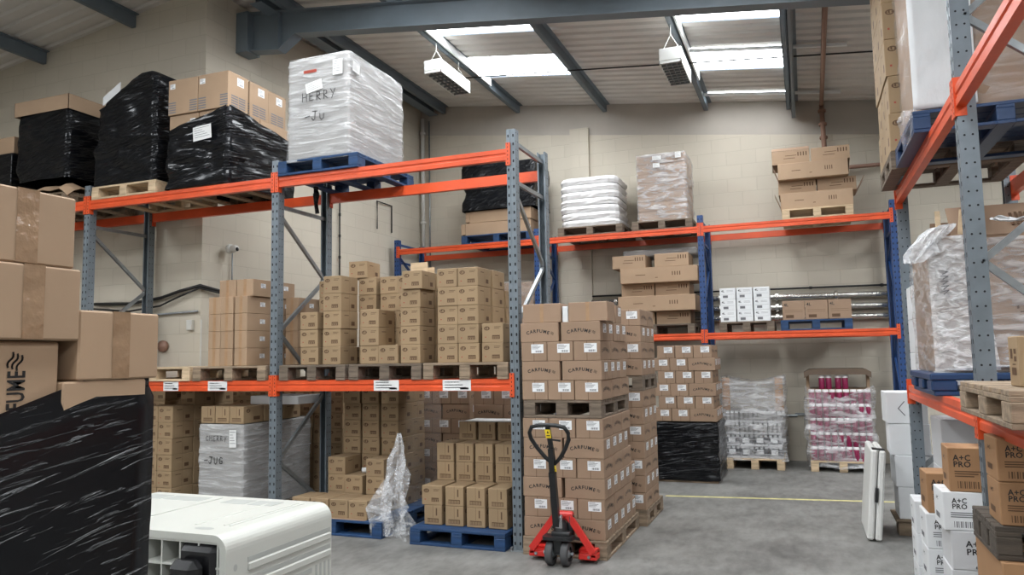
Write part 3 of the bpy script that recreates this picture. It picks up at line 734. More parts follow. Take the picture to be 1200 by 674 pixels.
# ---- black wrapped stack by the floor line
def wrapped_pallet(label, cat, x0, x1, y0, y1, z, wood, inset, wrapname, wrapmesh, style='full', name='wrapped_pallet_load', group=None):
    w_, d_ = x1 - x0 - 2 * inset, y1 - y0 - 2 * inset; t, b, k = pallet_parts(w_, d_, wood, style)
    r = thing(name, label, cat, ((x0 + x1) / 2, (y0 + y1) / 2, z), 0, group)
    link('top_deck', t, r); link('bottom_deck', b, r)
    for x in (-w_ / 2 + .05, 0, w_ / 2 - .05):
        for y in (-d_ / 2 + .07, 0, d_ / 2 - .07): link('block', k, r, (x, y, 0))
    if wrapmesh: link(wrapname, wrapmesh, r)
    return r
wrapped_pallet('black stretch wrapped pallet block below the labelled cartons near the floor line', 'wrapped pallet', -1.85, -1.04, 9.66, 10.64, 0, 'wood', .03, 'stretch_wrap',
    wrap_mesh('stretch_wrap', .80, .96, .735, ['bwrap'], .012, (4, 4, 22), 3, bottom=.03))
G4 = 'labelled cartons above the black wrap'
for i in range(6):
    z = .752 + i * .1585; nm = wd(i) + ' tier above the black wrapped block'
    if i % 2 == 0:
        for c, x in enumerate((-1.724, -1.499)): carton('cf', x, 9.86, z, '%s labelled carton in %s' % (('left', 'middle')[c], nm), G4, -math.pi / 2)
        carton('cf', -1.218, 9.80, z, 'lettered carton at right front in ' + nm, G4)
        for k in range(2): carton('cf', -1.218, 10.03 + k * .23, z, '%s carton back along right side in %s' % (ORD[k + 1], nm), G4)
    else:
        for c in range(3): carton('cf', -1.80 + .113 + c * .229 + .03, 9.86, z, '%s labelled carton in %s' % (('left', 'middle', 'right')[c], nm), G4, -math.pi / 2)
        carton('cf', -1.80 + .113 + 2 * .229 + .03, 10.20, z, 'second carton back along right side in ' + nm, G4, -math.pi / 2)

# ------------------------------------------------------------------ long rack, upper level
ZU = 3.40
def sheetpaper(parent, face, w, d, h, u, v, sw, sh, label, rot=0, name='paper_note', lines=True, e=.004):
    fn0 = facefn(face, w, d, h, e); mb = MB()
    fn = lambda a, b: fn0(u + a * math.cos(rot) - b * math.sin(rot), v + a * math.sin(rot) + b * math.cos(rot))
    rect(mb, fn, -sw / 2, sw / 2, -sh / 2, sh / 2, 0)
    fn1 = facefn(face, w, d, h, e + .0008); g = lambda a, b: fn1(u + a * math.cos(rot) - b * math.sin(rot), v + a * math.sin(rot) + b * math.cos(rot))
    if lines:
        for k in range(5): rect(mb, g, -sw * .42, sw * (.4 - .13 * ((k * 3) % 4)), sh * (.36 - k * .16), sh * (.39 - k * .16), 1)
    o = link(name, mb.mesh(name, ['paper', 'greyink'], fix=False), parent); o['label'] = label; return o
# far left load
pallet('wooden pallet at the far left end of the upper shelf', -9.45, -8.58, 5.95, 6.85, ZU, 'wood')
m = MB(); m.cbox(-.42, .42, -.42, .42, 0, .55, .006); tag(link('carton', m.mesh('carton', ['bwrap']), None, (-9.0, 6.39, ZU + .145)), 'black wrapped box at the far left end of the upper shelf', 'box')
m = MB(); m.cbox(-.42, .42, -.40, .40, 0, .20, .006); tag(link('carton', m.mesh('carton', ['card']), None, (-9.0, 6.39, ZU + .70)), 'brown carton on the black wrapped box at the far left', 'carton')
# first black load: crushed card below, tray lid on top
pallet('wooden pallet under the crushed card and the tray-topped black load', -8.46, -7.62, 5.95, 6.87, ZU, 'wood')
m = MB(); vs = []; fs = []
for i in range(15):
    for j in range(13):
        x, y = -.47 + i * .94 / 14, -.50 + j * 1.0 / 12; edge = max(0, abs(x) - .36) + max(0, -y - .38)
        vs.append((x, y, .10 + .05 * n3(x * 5, y * 5, 1.3) - edge * .75))
for i in range(14):
    for j in range(12): fs.append((i * 13 + j, (i + 1) * 13 + j, (i + 1) * 13 + j + 1, i * 13 + j + 1))
m.add(vs, fs); o = link('cardboard_sheet', m.mesh('cardboard_sheet', ['card']), None, (-8.04, 6.41, ZU + .15)); tag(o, 'crushed brown cardboard sheet under the first black wrapped load', 'cardboard')
md = o.modifiers.new('thick', 'SOLIDIFY'); md.thickness = .006
o = link('wrapped_load', wrap_mesh('wrapped_load', .83, .92, .90, ['bwrapd'], .018, (3, 3, 7), 11), None, (-8.06, 6.41, ZU + .31)); tag(o, 'black wrapped load with a brown cardboard tray on top', 'wrapped load')
m = MB(); W, D, Hh = .44, .49, .17
m.cbox(-W, W, -D, D, Hh - .006, Hh, .002)
for a in ((-W, W, -D, -D + .006), (-W, W, D - .006, D), (-W, -W + .006, -D, D), (W - .006, W, -D, D)): m.box(*a, 0, Hh)
o = link('cardboard_tray', m.mesh('cardboard_tray', ['card']), None, (-8.07, 6.42, ZU + 1.225 - .13)); tag(o, 'shallow brown cardboard tray upside down on the first black load', 'cardboard tray')
# second black load
pallet('pale wooden pallet at the left end of the first upper bay', -7.25, -6.33, 5.95, 6.87, ZU, 'woodl')
def t2(x, y): u = (x + .44) / .88; return .93 + .28 * min(1, u * 1.35) ** 1.3 - (.06 if u < .2 else 0) - max(0, y) * .10 - .25 * max(0, u - .93)
o = link('wrapped_load', wrap_mesh('wrapped_load', .88, .90, t2, ['bwrapd'], .022, (3, 3, 9), 5), None, (-6.81, 6.42, ZU + .146)); tag(o, 'tall black wrapped load with a sloping top on the pale pallet', 'wrapped load')
m = MB(); fn = lambda u, v: (-.30 + u, -.462, .965 + v + u * .55); rect(m, fn, -.02, .24, -.05, .05, 0)
p = link('film_patch', m.mesh('film_patch', ['foam']), o); p['label'] = 'grey plastic patch near the sloping top'
# third black load with cartons on top
W3, D3 = .83, 1.10
def t3(x, y): return .64 + .20 * (x + W3 / 2) / W3 - .16 * (y + D3 / 2) / D3
r3 = wrapped_pallet('low black wrapped load with a white note, cartons stacked on it', 'wrapped pallet', -6.20, -5.37, 5.95, 7.05, ZU, 'wood', .035, 'stretch_wrap',
    wrap_mesh('stretch_wrap', W3, D3, t3, ['bwrap'], .022, (3, 3, 11), 9, bottom=.012, cap=False))
m = MB(); m.cbox(-.39, .39, -.52, .52, .15, .57, .005); part('carton_block', m, ['card'], r3)
sheetpaper(r3, '-Y', W3 + .02, D3 + .02, 1, .10, .56, .24, .15, 'white paper note', .08, e=.012)
G5 = 'cartons on the low black wrapped load'
for i, x in enumerate((-5.99, -5.585)): carton('bigplain', x, 6.22, ZU + .575, ('left', 'right')[i] + ' lower carton at the front of the low black load', G5)
carton('bigplain', -5.585, 6.70, ZU + .575, 'lower carton at the back of the low black load', G5)
for i, x in enumerate((-5.995, -5.59)): carton('lidbox', x, 6.12, ZU + .815, ('left', 'right')[i] + ' front carton in top row above the low black load', G5, 0, .2)
for k in range(2): carton('lidbox', -5.60 - .012 * k, 6.455 + k * .315, ZU + .815, ('second', 'third')[k] + ' printed carton along the right side above the low black load', G5, 0, .2)
# grey wrapped pallet
pallet('blue pallet under the grey film wrapped block, upper shelf', -4.73, -3.82, 5.93, 7.03, ZU, 'pblue')
W4, D4 = .70, 1.03
r4 = thing('wrapped_load', 'tall block in grey film with handwriting, on the blue pallet', 'wrapped load', (-4.28, 6.47, ZU + .146))
m = MB(); m.cbox(-W4 / 2, W4 / 2, -D4 / 2, D4 / 2, 0, 1.0, .012); part('liner', m, ['greyload'], r4)
link('stretch_film', wrap_mesh('stretch_film', W4 + .03, D4 + .03, 1.008, ['cfilm2'], .010, (3, 3, 12), 2, bottom=-.03), r4)
m = MB(); fn = facefn('-Y', W4, D4, 1, .026); handwrite(m, fn, 'HERRY', -.17, .56, .085, 0, .09); handwrite(m, fn, '-JU', -.14, .36, .09, 0, .09); o = part('handwriting', m, ['ink'], r4); o['label'] = 'black handwriting'
sheetpaper(r4, '-Y', W4, D4, 1, .24, .855, .11, .15, 'white paper label near top', 0, e=.027)
sheetpaper(r4, '-Y', W4, D4, 1, -.03, .70, .19, .10, 'tilted white label', .18, e=.027)
m = MB(); rect(m, facefn('-Y', W4, D4, 1, .027), -.15, .0, .84, .87, 0); o = part('tape_strip', m, ['redink'], r4); o['label'] = 'red tape strip'
sheetpaper(r4, '+X', W4, D4, 1, -.43, .86, .12, .10, 'white label on the side', -.1, e=.027)
m = MB(); m.tube([(-4.62, 6.4, ZU - .03), (-4.60, 6.38, ZU - .1), (-4.61, 6.39, ZU - .2), (-4.60, 6.4, ZU - .3)], [.03, .035, .02, .022], 7); tag(link('film_tail', m.mesh('film_tail', ['bwrapv'])), 'black film tail hanging below the shelf beside the middle post', 'film scrap')

# ------------------------------------------------------------------ long rack, lower level
ZL = 1.412
for a, b, wd_, lb in ((-6.78, -5.80, 'woodl', 'pale wooden pallet, empty front, in the left lower bay'), (-5.76, -4.86, 'wood', 'wooden pallet under the plain taped cartons'),
                      (-4.70, -3.96, 'woodd', 'dark wooden pallet right of the middle post on the lower shelf'), (-3.92, -3.17, 'woodd', 'dark wooden pallet in the middle of the right lower bay'),
                      (-3.15, -2.345, 'wood', 'wooden pallet under the five tier carton block next to the end post')):
    pallet(lb, a, b, 5.94, 6.90, ZL, wd_, 'open' if wd_ != 'woodl' else 'full')
zb = ZL + .1455
G6 = 'plain taped cartons on the lower shelf'
for j, y in enumerate((6.18, 6.57)):
    for i in range(4):
        for c, x in enumerate((-5.535, -5.38, -5.205)):
            if j == 1 and c < 2: continue
            carton('pl', x, y, zb + i * .1735, '%s plain taped carton, %s row up, %s' % (('left', 'middle', 'right')[c], wd(i), ('front of the lower shelf' if j == 0 else 'behind at the back')), G6, 0, .4)
for c, (x, y) in enumerate(((-5.42, 6.19), (-5.21, 6.20), (-5.21, 6.56))): carton('plt', x, y, zb + 4 * .1735, ('left', 'right', 'rear')[c] + ' plain carton lying on top of the plain taped stack', G6, 0, 1)
for i in range(4): carton('pl', -4.93, 6.62, zb + i * .1735, 'plain carton behind the middle rack post, %s row up' % wd(i), G6, 0, .5)
G7 = 'oval logo cartons on the lower shelf'
def lg(x, y, i, where, z=None, key='lg', grp=None, jit=.9): carton(key, x, y, (zb if z is None else z) + i * .1672, 'logo carton %s, %s' % (where, wd(i) + ' row up'), grp or G7, 0, jit)
def lgcol(x, y, n, where, z=None, key='lg', grp=None, start=0):
    for i in range(start, n): lg(x + random.uniform(-.004, .004), y + random.uniform(-.004, .004), i, where, z, key, grp)
lgcol(-4.405, 6.15, 3, 'in the short column right of the middle post')
lgcol(-4.14, 6.14, 5, 'in the tall front column near the middle post')
lgcol(-4.44, 6.50, 5, 'in the back column behind the short one')
lgcol(-3.93 - .02, 6.46, 5, 'in the shadowed column behind the tall front one')
carton('lg', -4.12, 6.52, zb + 5 * .1672 - .001 - .1672 * 5, 'logo carton hidden low behind the tall front column', G7); lgcol(-4.16, 6.46, 6, 'topmost at the back near the middle post', start=1) if False else None
carton('lg', -4.06, 6.44, zb + 5 * .1672, 'logo carton alone on top at the back, near the middle post', G7, .1)
lgcol(-3.735, 6.15, 3, 'in the short column, middle of right lower bay')
carton('lg', -3.53, 6.13, zb, 'single logo carton in front between two taller columns', G7)
lgcol(-3.71, 6.46, 5, 'in the left back column, middle pallet')
lgcol(-3.505, 6.44, 5, 'in the right back column, middle pallet')
lgcol(-3.31, 6.15, 4, 'in the front column at the right of the middle pallet')
carton('lg', -3.285, 6.13, zb + 4 * .1672, 'logo carton overhanging on the front column of the middle pallet', G7, .05)
lgcol(-3.30, 6.46, 5, 'in the back column at the right of the middle pallet')
m = MB(); m.bar((-.09, 0, .05), (.09, 0, .05), .002, .1); m.bar((-.09, .14, .03), (.09, .14, .03), .002, .07); m.bar((-.09, 0, .002), (.09, .14, .002), .1, .003)
o = link('cardboard_flap', m.mesh('cardboard_flap', ['woodl']), None, (-3.33, 6.22, zb + 5 * .1672 + .001)); tag(o, 'pale open cardboard tray standing on the middle carton block', 'cardboard tray')
lgcol(-2.935, 6.15, 5, 'in the left column next to the end post'); lgcol(-2.733, 6.15, 5, 'in the right column next to the end post')
lgcol(-2.725, 6.45, 5, 'second from the front on the end block right side'); lgcol(-2.71, 6.745, 4, 'third from the front on the end block right side')
lgcol(-2.50, 6.14, 2, 'in the low column against the end post'); lgcol(-2.49, 6.44, 2, 'behind the low column against the end post')

# ------------------------------------------------------------------ under the long rack, left bay
G8 = 'oval logo cartons under the left rack bay'
pallet('wooden pallet under the floor logo cartons in the left bay', -6.62, -6.15, 6.08, 7.00 - .06, 0, 'woodd')
for c, x in enumerate((-6.47, -6.262)):
    for j in range(3):
        if c == 0 and j > 0: continue
        if c == 0: x = -6.467
        lgcol(x, 6.245 + j * .30 if c else 6.245, 6, '%s from the front, %s floor column, left bay' % (ORD[j], ('left', 'right')[c]), .145, 'lg', G8)
pallet('pallet under the grey film block with a handwritten note', -5.74, -5.14, 5.98, 7.10, 0, 'woodd')
WC, DC = .55, 1.08
rc_ = thing('wrapped_load', 'grey film wrapped block with CHERRY JUG handwriting under the left bay', 'wrapped load', (-5.445, 6.55, .146))
m = MB(); m.cbox(-WC / 2, WC / 2, -DC / 2, DC / 2, 0, .835, .01); part('liner', m, ['greyload'], rc_)
link('stretch_film', wrap_mesh('stretch_film', WC + .025, DC + .025, .838, ['cfilm2'], .008, (3, 3, 12), 21, cap=False), rc_)
m = MB(); fn = facefn('-Y', WC, DC, 1, .022); handwrite(m, fn, 'CHERRY', -.17, .675, .047, 0, .12); handwrite(m, fn, '-JUG', -.19, .45, .066, 0, .13); o = part('handwriting', m, ['ink'], rc_); o['label'] = 'black handwriting'
sheetpaper(rc_, '-Y', WC, DC, 1, .165, .70, .085, .17, 'white paper label', .02, e=.022)
G9 = 'cartons on the lower grey film block'
zc = .146 + .842
for c in range(3): carton('le', -5.63 + c * .181, 6.17, zc, ('left', 'middle', 'right')[c] + ' front carton on the lower grey film block', G9, 0, .6)
for j in range(2): carton('lg', -5.275, 6.47 + j * .3, zc, ORD[j + 1] + ' carton along the right side of the lower grey film block', G9, 0, .6)
m = MB(); m.cbox(-.30, .30, -.22, .22, 0, .085, .004); o = link('flat_box', m.mesh('flat_box', ['white']), None, (-5.12, 6.62, zc + .168)); tag(o, 'flat white box lying above the lower grey film block', 'box')
m = MB(); m.cbox(-.13, .13, -.14, .14, 0, .16, .004); o = link('carton', m.mesh('carton', ['acb']), None, (-5.66, 6.48, zc)); tag(o, 'dark brown carton behind the front cartons on the lower grey block', 'carton')
for c, x in enumerate((-4.93, -5.14, -5.35, -5.56, -5.77, -5.98)): lgcol(x, 7.36 + .02 * (c % 2), 8, 'in %s dim column from middle post behind grey block' % ORD[c], .002, 'lg', G8)
lgcol(-6.18, 7.36, 8, 'in the dim column behind the left floor cartons', .002, 'lg', G8); lgcol(-6.39, 7.38, 8, 'in the dim column tight against the left side wall', .002, 'lg', G8)
for j in (1, 2): lg(-6.262, 6.245 + j * .30, 6, '%s from the front on top of the left floor stack' % ORD[j], .145, 'lg', G8)
lgcol(-6.84, 6.70, 8, 'in dim column left of the left floor stack', .002, 'lg', G8); lgcol(-7.05, 6.70, 8, 'in dim column by the left rack post', .002, 'lg', G8)

# under the rack, right bay: blue pallets
G10 = 'oval logo cartons under the right rack bay'
pallet('blue pallet on the floor left of the hanging film', -4.66, -3.60, 5.98, 7.18, 0, 'pblue')
m = MB(); m.cbox(-4.64, -3.78, 6.0, 7.0, .1448, .149, .001); tag(link('cardboard_sheet', m.mesh('cardboard_sheet', ['card'])), 'brown cardboard sheet lying on the left blue pallet', 'cardboard')
zf = .1495
for c, x in enumerate((-4.50, -4.29, -4.08, -3.875)):
    for j in range(3):
        if j and c < 3: continue
        lg(x, 6.17 + j * .295, 0, '%s column, %s from front, left blue pallet' % (ORD[c], ORD[j]), zf, 'lg', G10, .7)
lgcol(-4.34, 6.52, 3, 'in the left stepped column, left blue pallet', zf, 'lg', G10, 0); lgcol(-4.13, 6.49, 2, 'in the front stepped column, left blue pallet', zf, 'lg', G10)
lgcol(-4.13 + .0, 6.80, 7, 'in the middle back column, left blue pallet', zf, 'lg', G10); lgcol(-4.36, 6.82, 7, 'in the left back column, left blue pallet', zf, 'lg', G10)
lgcol(-3.90 + .0, 7.055, 7, 'in the right back column, left blue pallet', zf, 'lg', G10); 
for i in range(1, 3): lg(-3.875, 6.47, i, 'in the right stepped column, left blue pallet', zf, 'lg', G10)
lg(-3.875, 6.765, 1, 'second from front in right stepped column, left blue pallet', zf, 'lg', G10); lg(-3.875, 6.765, 2, 'second from front in right stepped column, left blue pallet', zf, 'lg', G10)
lg(-3.88, 6.765, 3, 'high in the right stepped column, left blue pallet', zf, 'lg', G10); lg(-4.40, 6.52, 3, 'on the left stepped column, left blue pallet', zf, 'lg', G10) if False else None
lgcol(-4.13, 7.10, 7, 'in the deep second column behind the hanging film', zf, 'lg', G10, 5); lgcol(-4.36, 7.12, 7, 'in the deep first column behind the middle post', zf, 'lg', G10, 5)
for i in range(4, 7): lg(-3.885, 6.765, i, 'at right front edge of the tall stack, left blue pallet', zf, 'lg', G10)
m = MB(); m.tube([(-4.13, 6.50, zf + .1672 * 2 + .027), (-3.99, 6.58, zf + .1672 * 2 + .03)], .026, 12); m.tube([(-4.132, 6.499, zf + .1672 * 2 + .027), (-4.128, 6.501, zf + .1672 * 2 + .027)], .019, 12, 1)
tag(link('paper_roll', m.mesh('paper_roll', ['paper', 'dark'])), 'small white paper roll lying on the stepped cartons', 'paper roll')
o = link('film_curtain', wrap_mesh('film_curtain', .50, .52, 1.20, ['thin'], .01, (3, 3, 8), 31, cap=False), None, (-3.88, 7.02, .16)); tag(o, 'thin clear film still around the back columns of the left blue pallet', 'stretch film')
o = link('film_scrap', crumple('film_scrap', [(-3.52, 6.06, .02), (-3.50, 6.05, .14), (-3.52, 6.05, .28), (-3.53, 6.06, .42), (-3.51, 6.08, .55), (-3.50, 6.1, .68), (-3.50, 6.12, .80), (-3.51, 6.14, .92)], [.13, .145, .12, .10, .085, .055, .04, .012], ['sfilm'], 4.4, .75, 44), None)
tag(o, 'torn crumpled clear film hanging between the two blue floor pallets', 'stretch film')
pallet('blue pallet on the floor left of the end rack post', -3.27, -2.38, 5.90, 6.98, 0, 'pblue')
G11 = 'end-on cartons on the right blue pallet'
for i in range(4):
    y = 6.19 if i < 2 else 6.49
    for c in range(4):
        if i < 2: carton('le' if not (i == 1 and c == 0) else 'lg', -3.115 + c * .205 - (.012 if i == 1 and c == 0 else 0), y, .1455 + i * .1685, '%s from left in the %s row, right blue pallet' % (ORD[c], wd(i)), G11, 0, .8)
        else: carton('le', -3.14 + c * .195, y, .1455 + i * .1685, '%s from left in the %s row, right blue pallet' % (ORD[c], wd(i)), G11, 0, .8)
for i in range(2):
    for c in range(4): carton('le', -3.14 + c * .195, 6.49, .1455 + i * .1685, 'hidden carton, %s in the %s inner row, right blue pallet' % (ORD[c], wd(i)), G11, 0, .2)
for i in range(5):
    for c in range(3): carton('le', -3.05 + c * .20, 6.79, .1455 + i * .1685, 'shadowed carton, %s of back row, %s row up, right blue pallet' % (ORD[c], wd(i)), G11, 0, .4)
m = MB(); m.cbox(-3.10, -2.40, 6.66, 6.98, .990, .994, .001); tag(link('cardboard_sheet', m.mesh('cardboard_sheet', ['paper'])), 'white card sheet on top of the right blue pallet cartons', 'cardboard')

# ------------------------------------------------------------------ back rack
ZB, ZT = 1.885, 3.41
ARW = lambda mb, fn, u, v: [rect(mb, fn, u + k * .035 - .007, u + k * .035 + .007, v, v + .055, 1) for k in range(4)]
def draw_wide(mb, w, d, h):
    for f in ('-Y', '+Y'):
        fn = facefn(f, w, d, h); ARW(mb, fn, w * .18, h * .42); rect(mb, fn, -w * .3, -w * .17, h * .5, h * .54, 2); rect(mb, fn, -.05, -.01, h * .3, h * .34, 2)
ctype('wide', 1.12, .55, .225, ['card', 'brownink', 'brownink'], draw_wide)
ctype('half', .49, .50, .19, ['card', 'brownink', 'brownink'], lambda mb, w, d, h: (rect(mb, facefn('-Y', w, d, h), -.09, .06, h * .4, h * .44, 2), rect(mb, facefn('-Y', w, d, h), -.07, .08, h * .6, h * .64, 2), ARW(mb, facefn('-Y', w, d, h), .10, h * .55)))
pallet('dark pallet under the long brown cartons on the back lower shelf', -2.62, -1.44, 10.90, 11.85, ZB, 'woodd', 'open')
G12 = 'long brown cartons on the back lower shelf'
z = ZB + .146
for i, c in enumerate(('short', 'wide', 'short', 'wide', 'short')):
    if c == 'wide': carton('wide', -1.955 + .02 * (i - 2), 11.185, z, '%s long wide carton on the back lower shelf' % ('lower' if i == 1 else 'upper'), G12, .01 * (i - 2), 1); z += .226
    else:
        for k, x in enumerate((-2.27, -1.76) if i < 4 else (-2.36, -1.74)): carton('half', x, 11.30 if i < 4 else 11.17, z, '%s short carton in the %s row of the back lower shelf pile' % (('left', 'right')[k], wd(i)), G12, 0, .8)
        z += .191
m = MB(); m.cbox(-.55, .55, -.25, .25, 0, .11, .02); o = link('plastic_bundle', m.mesh('plastic_bundle', ['greyload']), None, (-1.96, 11.45, z + .001)); tag(o, 'grey plastic bundle on top of the long brown cartons', 'bundle')
pallet('dark wooden pallet under the white cartons on the back shelf', -1.10, -.37, 10.90, 11.70, ZB, 'woodd', 'open')
for i in range(3):
    for c in range(3): carton('sw', -.975 + c * .226, 11.08, ZB + .146 + i * .158, 'white carton, %s of three, %s row, back lower shelf' % (('left', 'middle', 'right')[c], ('bottom', 'middle', 'top')[i]), 'white cartons on the back shelf', 0, .6)
pallet('bright blue pallet on the back lower shelf under three brown cartons', -.29, .61, 10.92, 11.78, ZB, 'pblue', 'full')
for c in range(3): carton('br4', -.115 + c * .289, 11.10, ZB + .146, '%s of three brown cartons on the bright blue pallet' % ('left', 'middle', 'right')[c], 'brown cartons on the blue back shelf pallet', 0, .8)
# film wrapped brown load seen past the end block
pallet('wooden pallet on the back lower shelf behind the end post', -4.65, -3.86 + .02, 10.92, 11.78, ZB, 'woodd', 'open')
rw = thing('wrapped_load', 'brown carton block with loose clear film on the back lower shelf', 'wrapped load', (-4.25, 11.35, ZB + .146))
for i in range(4):
    for c in range(2): m = MB(); m.cbox(-.37 + c * .372, c * .372 - .002, -.38, .38, i * .182, i * .182 + .18, .005); part('carton', m, ['cf'], rw)
link('stretch_film', wrap_mesh('stretch_film', .78, .80, .75, ['cfilm'], .014, (4, 4, 9), 41), rw)
# upper: black load over brown trays
pallet('dark blue pallet at the left end of the back top shelf', -5.08, -3.87, 10.92, 11.85, ZT, 'pblue')
def tray(x, y, z, w, d, h, label, rz=0):
    m = MB(); m.cbox(-w / 2, w / 2, -d / 2, d / 2, 0, h, .006); m.box(-w / 2 - .07, -w / 2 + .0, -d / 2, -d / 2 + .3, h * .1, h * .95); tag(link('carton', m.mesh('carton', ['card']), None, (x, y, z), rz), label, 'carton')
tray(-4.47, 11.32, ZT + .146, 1.12, .70, .20, 'lower wide carton under the black load on the back top shelf', .015)
tray(-4.42, 11.30, ZT + .348, 1.06, .66, .19, 'upper wide carton under the black load on the back top shelf', -.01)
def pinch(x, y, z): k = 1 - .09 * max(0, 1 - abs(z - .30) / .16); return x * k, y * k
o = link('wrapped_load', wrap_mesh('wrapped_load', 1.26, .80, .74, ['bwrapv'], .014, (2, 2, 7), 51, skew=pinch), None, (-4.44, 11.32, ZT + .541)); tag(o, 'black wrapped load on brown trays, back top shelf left end', 'wrapped load')
# white sacks
pallet('dark pallet under the white plastic bundles on the back top shelf', -3.45, -2.44, 10.92, 11.86, ZT, 'woodd')
for i in range(7):
    m = MB(); vs = []; fs = []; n = 40; w_, d_, h_ = .45, .42, .108
    prof = [(.0, .98), (.25, 1.0), (.5, 1.02), (.8, 1.0), (1.0, .95)]
    for (t, s_) in prof:
        for q in range(n):
            a = 6.2832 * q / n; cx, cy_ = math.cos(a), math.sin(a); k = 1 / max(abs(cx), abs(cy_)); k = min(k, 1.28)
            vs.append((cx * k * w_ * s_ + .012 * n3(q * .7, t * 3, i * 3.1), cy_ * k * d_ * s_ + .012 * n3(q * .6, i * 2.2, t * 4), t * h_ * (1 if t < 1 else .985)))
    for r_ in range(len(prof) - 1):
        for q in range(n): fs.append((r_ * n + q, r_ * n + (q + 1) % n, (r_ + 1) * n + (q + 1) % n, (r_ + 1) * n + q))
    fs += [tuple(range(n)), tuple(range((len(prof) - 1) * n, len(prof) * n))]; m.add(vs, fs)
    o = link('plastic_bundle', m.mesh('plastic_bundle', ['bag']), None, (-2.965 + random.uniform(-.012, .012), 11.36, ZT + .146 + i * h_), random.uniform(-.015, .015))
    tag(o, 'white plastic wrapped flat bundle, %s of the pile on the back top shelf' % (('bottom one', 'second up', 'third up', 'fourth up', 'fifth up', 'sixth up', 'topmost')[i]), 'bundle', 'white plastic bundles')
# film wrapped brown boxes
pallet('dark wooden pallet under the tall film wrapped brown stack', -2.30, -1.42, 10.92, 11.80, ZT, 'woodd')
rw = thing('wrapped_load', 'tall brown carton stack in clear film with white labels, back top shelf', 'wrapped load', (-1.85, 11.34, ZT + .146))
for i in range(7): m = MB(); m.cbox(-.35, .35, -.37, .37, i * .141, i * .141 + .139, .005); fn = facefn('-Y', .70, .74, .1); [rect(m, fn, -.05, .05, i * .141 + .05 + k * .016, i * .141 + .056 + k * .016, 1) for k in range(3)]; part('carton', m, ['cf', 'brownink'], rw)
link('stretch_film', wrap_mesh('stretch_film', .735, .775, 1.0, ['pfilm'], .008, (4, 4, 16), 61), rw)
for u, v, a, b in ((-.05, .93, .13, .065), (.26, .945, .085, .085), (-.06, .82, .10, .065)): sheetpaper(rw, '-Y', .735, .775, 1, u, v, a, b, 'white shipping label', e=.012)
# open cartons
pallet('pale wooden pallet at the right end of the back top shelf', -.20, .70, 10.90, 11.75, ZT, 'woodl')
z = ZT + .146
G13 = 'cartons piled on the pale pallet'
def flap(parent, p, q, hh, lean):
    m = MB(); m.poly([p, q, (q[0] + lean[0], q[1] + lean[1], q[2] + hh), (p[0] + lean[0], p[1] + lean[1], p[2] + hh)]); o = part('flap', m, ['cf'], parent); md = o.modifiers.new('thick', 'SOLIDIFY'); md.thickness = .005
o = carton('wide', .25, 11.22, z, 'lowest long carton on the pale pallet of the back top shelf', G13, -.015); o.scale = (.82, 1, 1); flap(o, (-.56, -.27, .03), (-.56, .0, .03), .19, (-.09, -.03, 0)); z += .227
for k, x in enumerate((.01, .52)): o = carton('half', x, 11.32, z, '%s carton in the middle row on the pale pallet' % ('left', 'right')[k], G13)
flap(o, (.245, -.25, .0), (.245, .2, .0), .19, (.10, 0, 0)); z += .192
o = carton('wide', .22, 11.22, z, 'upper long carton on the pale pallet of the back top shelf', G13, .01); o.scale = (.80, 1, 1); flap(o, (-.56, -.27, .01), (-.56, .0, .01), .2, (-.09, -.03, 0)); flap(o, (.56, -.27, .01), (.56, .2, .01), .2, (.03, 0, 0)); z += .227
o = carton('half', -.06, 11.24, z, 'small open topped carton at the top left of the pale pallet pile', G13, .02); flap(o, (-.245, -.25, .19), (.245, -.25, .19), .05, (0, .06, 0))
carton('half', .46, 11.24, z, 'small carton at the top right of the pale pallet pile', G13, -.02)

# ------------------------------------------------------------------ back floor: film wrapped pallets
def canister(): 
    b = MB(); b.lathe([(0, 0), (.037, 0), (.039, .004), (.039, .15), (.036, .156), (.02, .158), (0, .158)], n=14); b.mesh
    c = MB(); c.lathe([(.030, 0), (.038, 0), (.039, .004), (.039, .036), (.035, .040), (0, .040)], n=14); return b.mesh('canister', ['magenta'], True), c.mesh('lid', ['lid'], True)
CB, CL = canister()
def can(x, y, z, label, group):
    o = tag(link('canister', CB, None, (x, y, z), random.uniform(-1, 1)), label, 'canister', group); l = link('lid', CL, o, (0, 0, .146)); l['label'] = 'white lid'; return o
P5x, P5y = .40, 11.42
pallet('pale pallet under the film covered magenta canisters', 0.0, .80, 10.98, 11.82, 0, 'woodl', 'open')
m = MB(); m.cbox(.03, .77, 11.10, 11.78, .145, .60, .004); tag(link('carton', m.mesh('carton', ['whitedirty'])), 'pale carton core inside the film covered magenta canister pallet', 'carton')
for r_ in range(5):
    for c in range(9):
        can(.055 + c * .086, 11.045, .146 + r_ * .188, 'magenta canister with white lid under the crumpled film, front rows', 'film covered magenta canisters') if r_ < 4 else can(.055 + c * .086, 11.06, .146 + r_ * .188, 'magenta canister with white lid in the open upper row', 'magenta canisters in the open upper row')
    if r_ == 3:
        m = MB(); m.cbox(.03, .77, 11.10, 11.78, .605, .895, .004); tag(link('carton', m.mesh('carton', ['cf'])), 'brown carton core behind the upper rows of magenta canisters', 'carton')
m = MB(); m.cbox(.03, .77, 11.14, 11.78, .9, 1.085, .004); tag(link('carton', m.mesh('carton', ['cf'])), 'brown carton under the two topmost canister pairs', 'carton')
for c in (1.6, 2.6, 4.0, 5.0): can(.055 + c * .086, 11.19, 1.086, 'magenta canister standing in the topmost row below the card lid', 'topmost magenta canisters')
m = MB(); n = 12; vs = []; fs = []
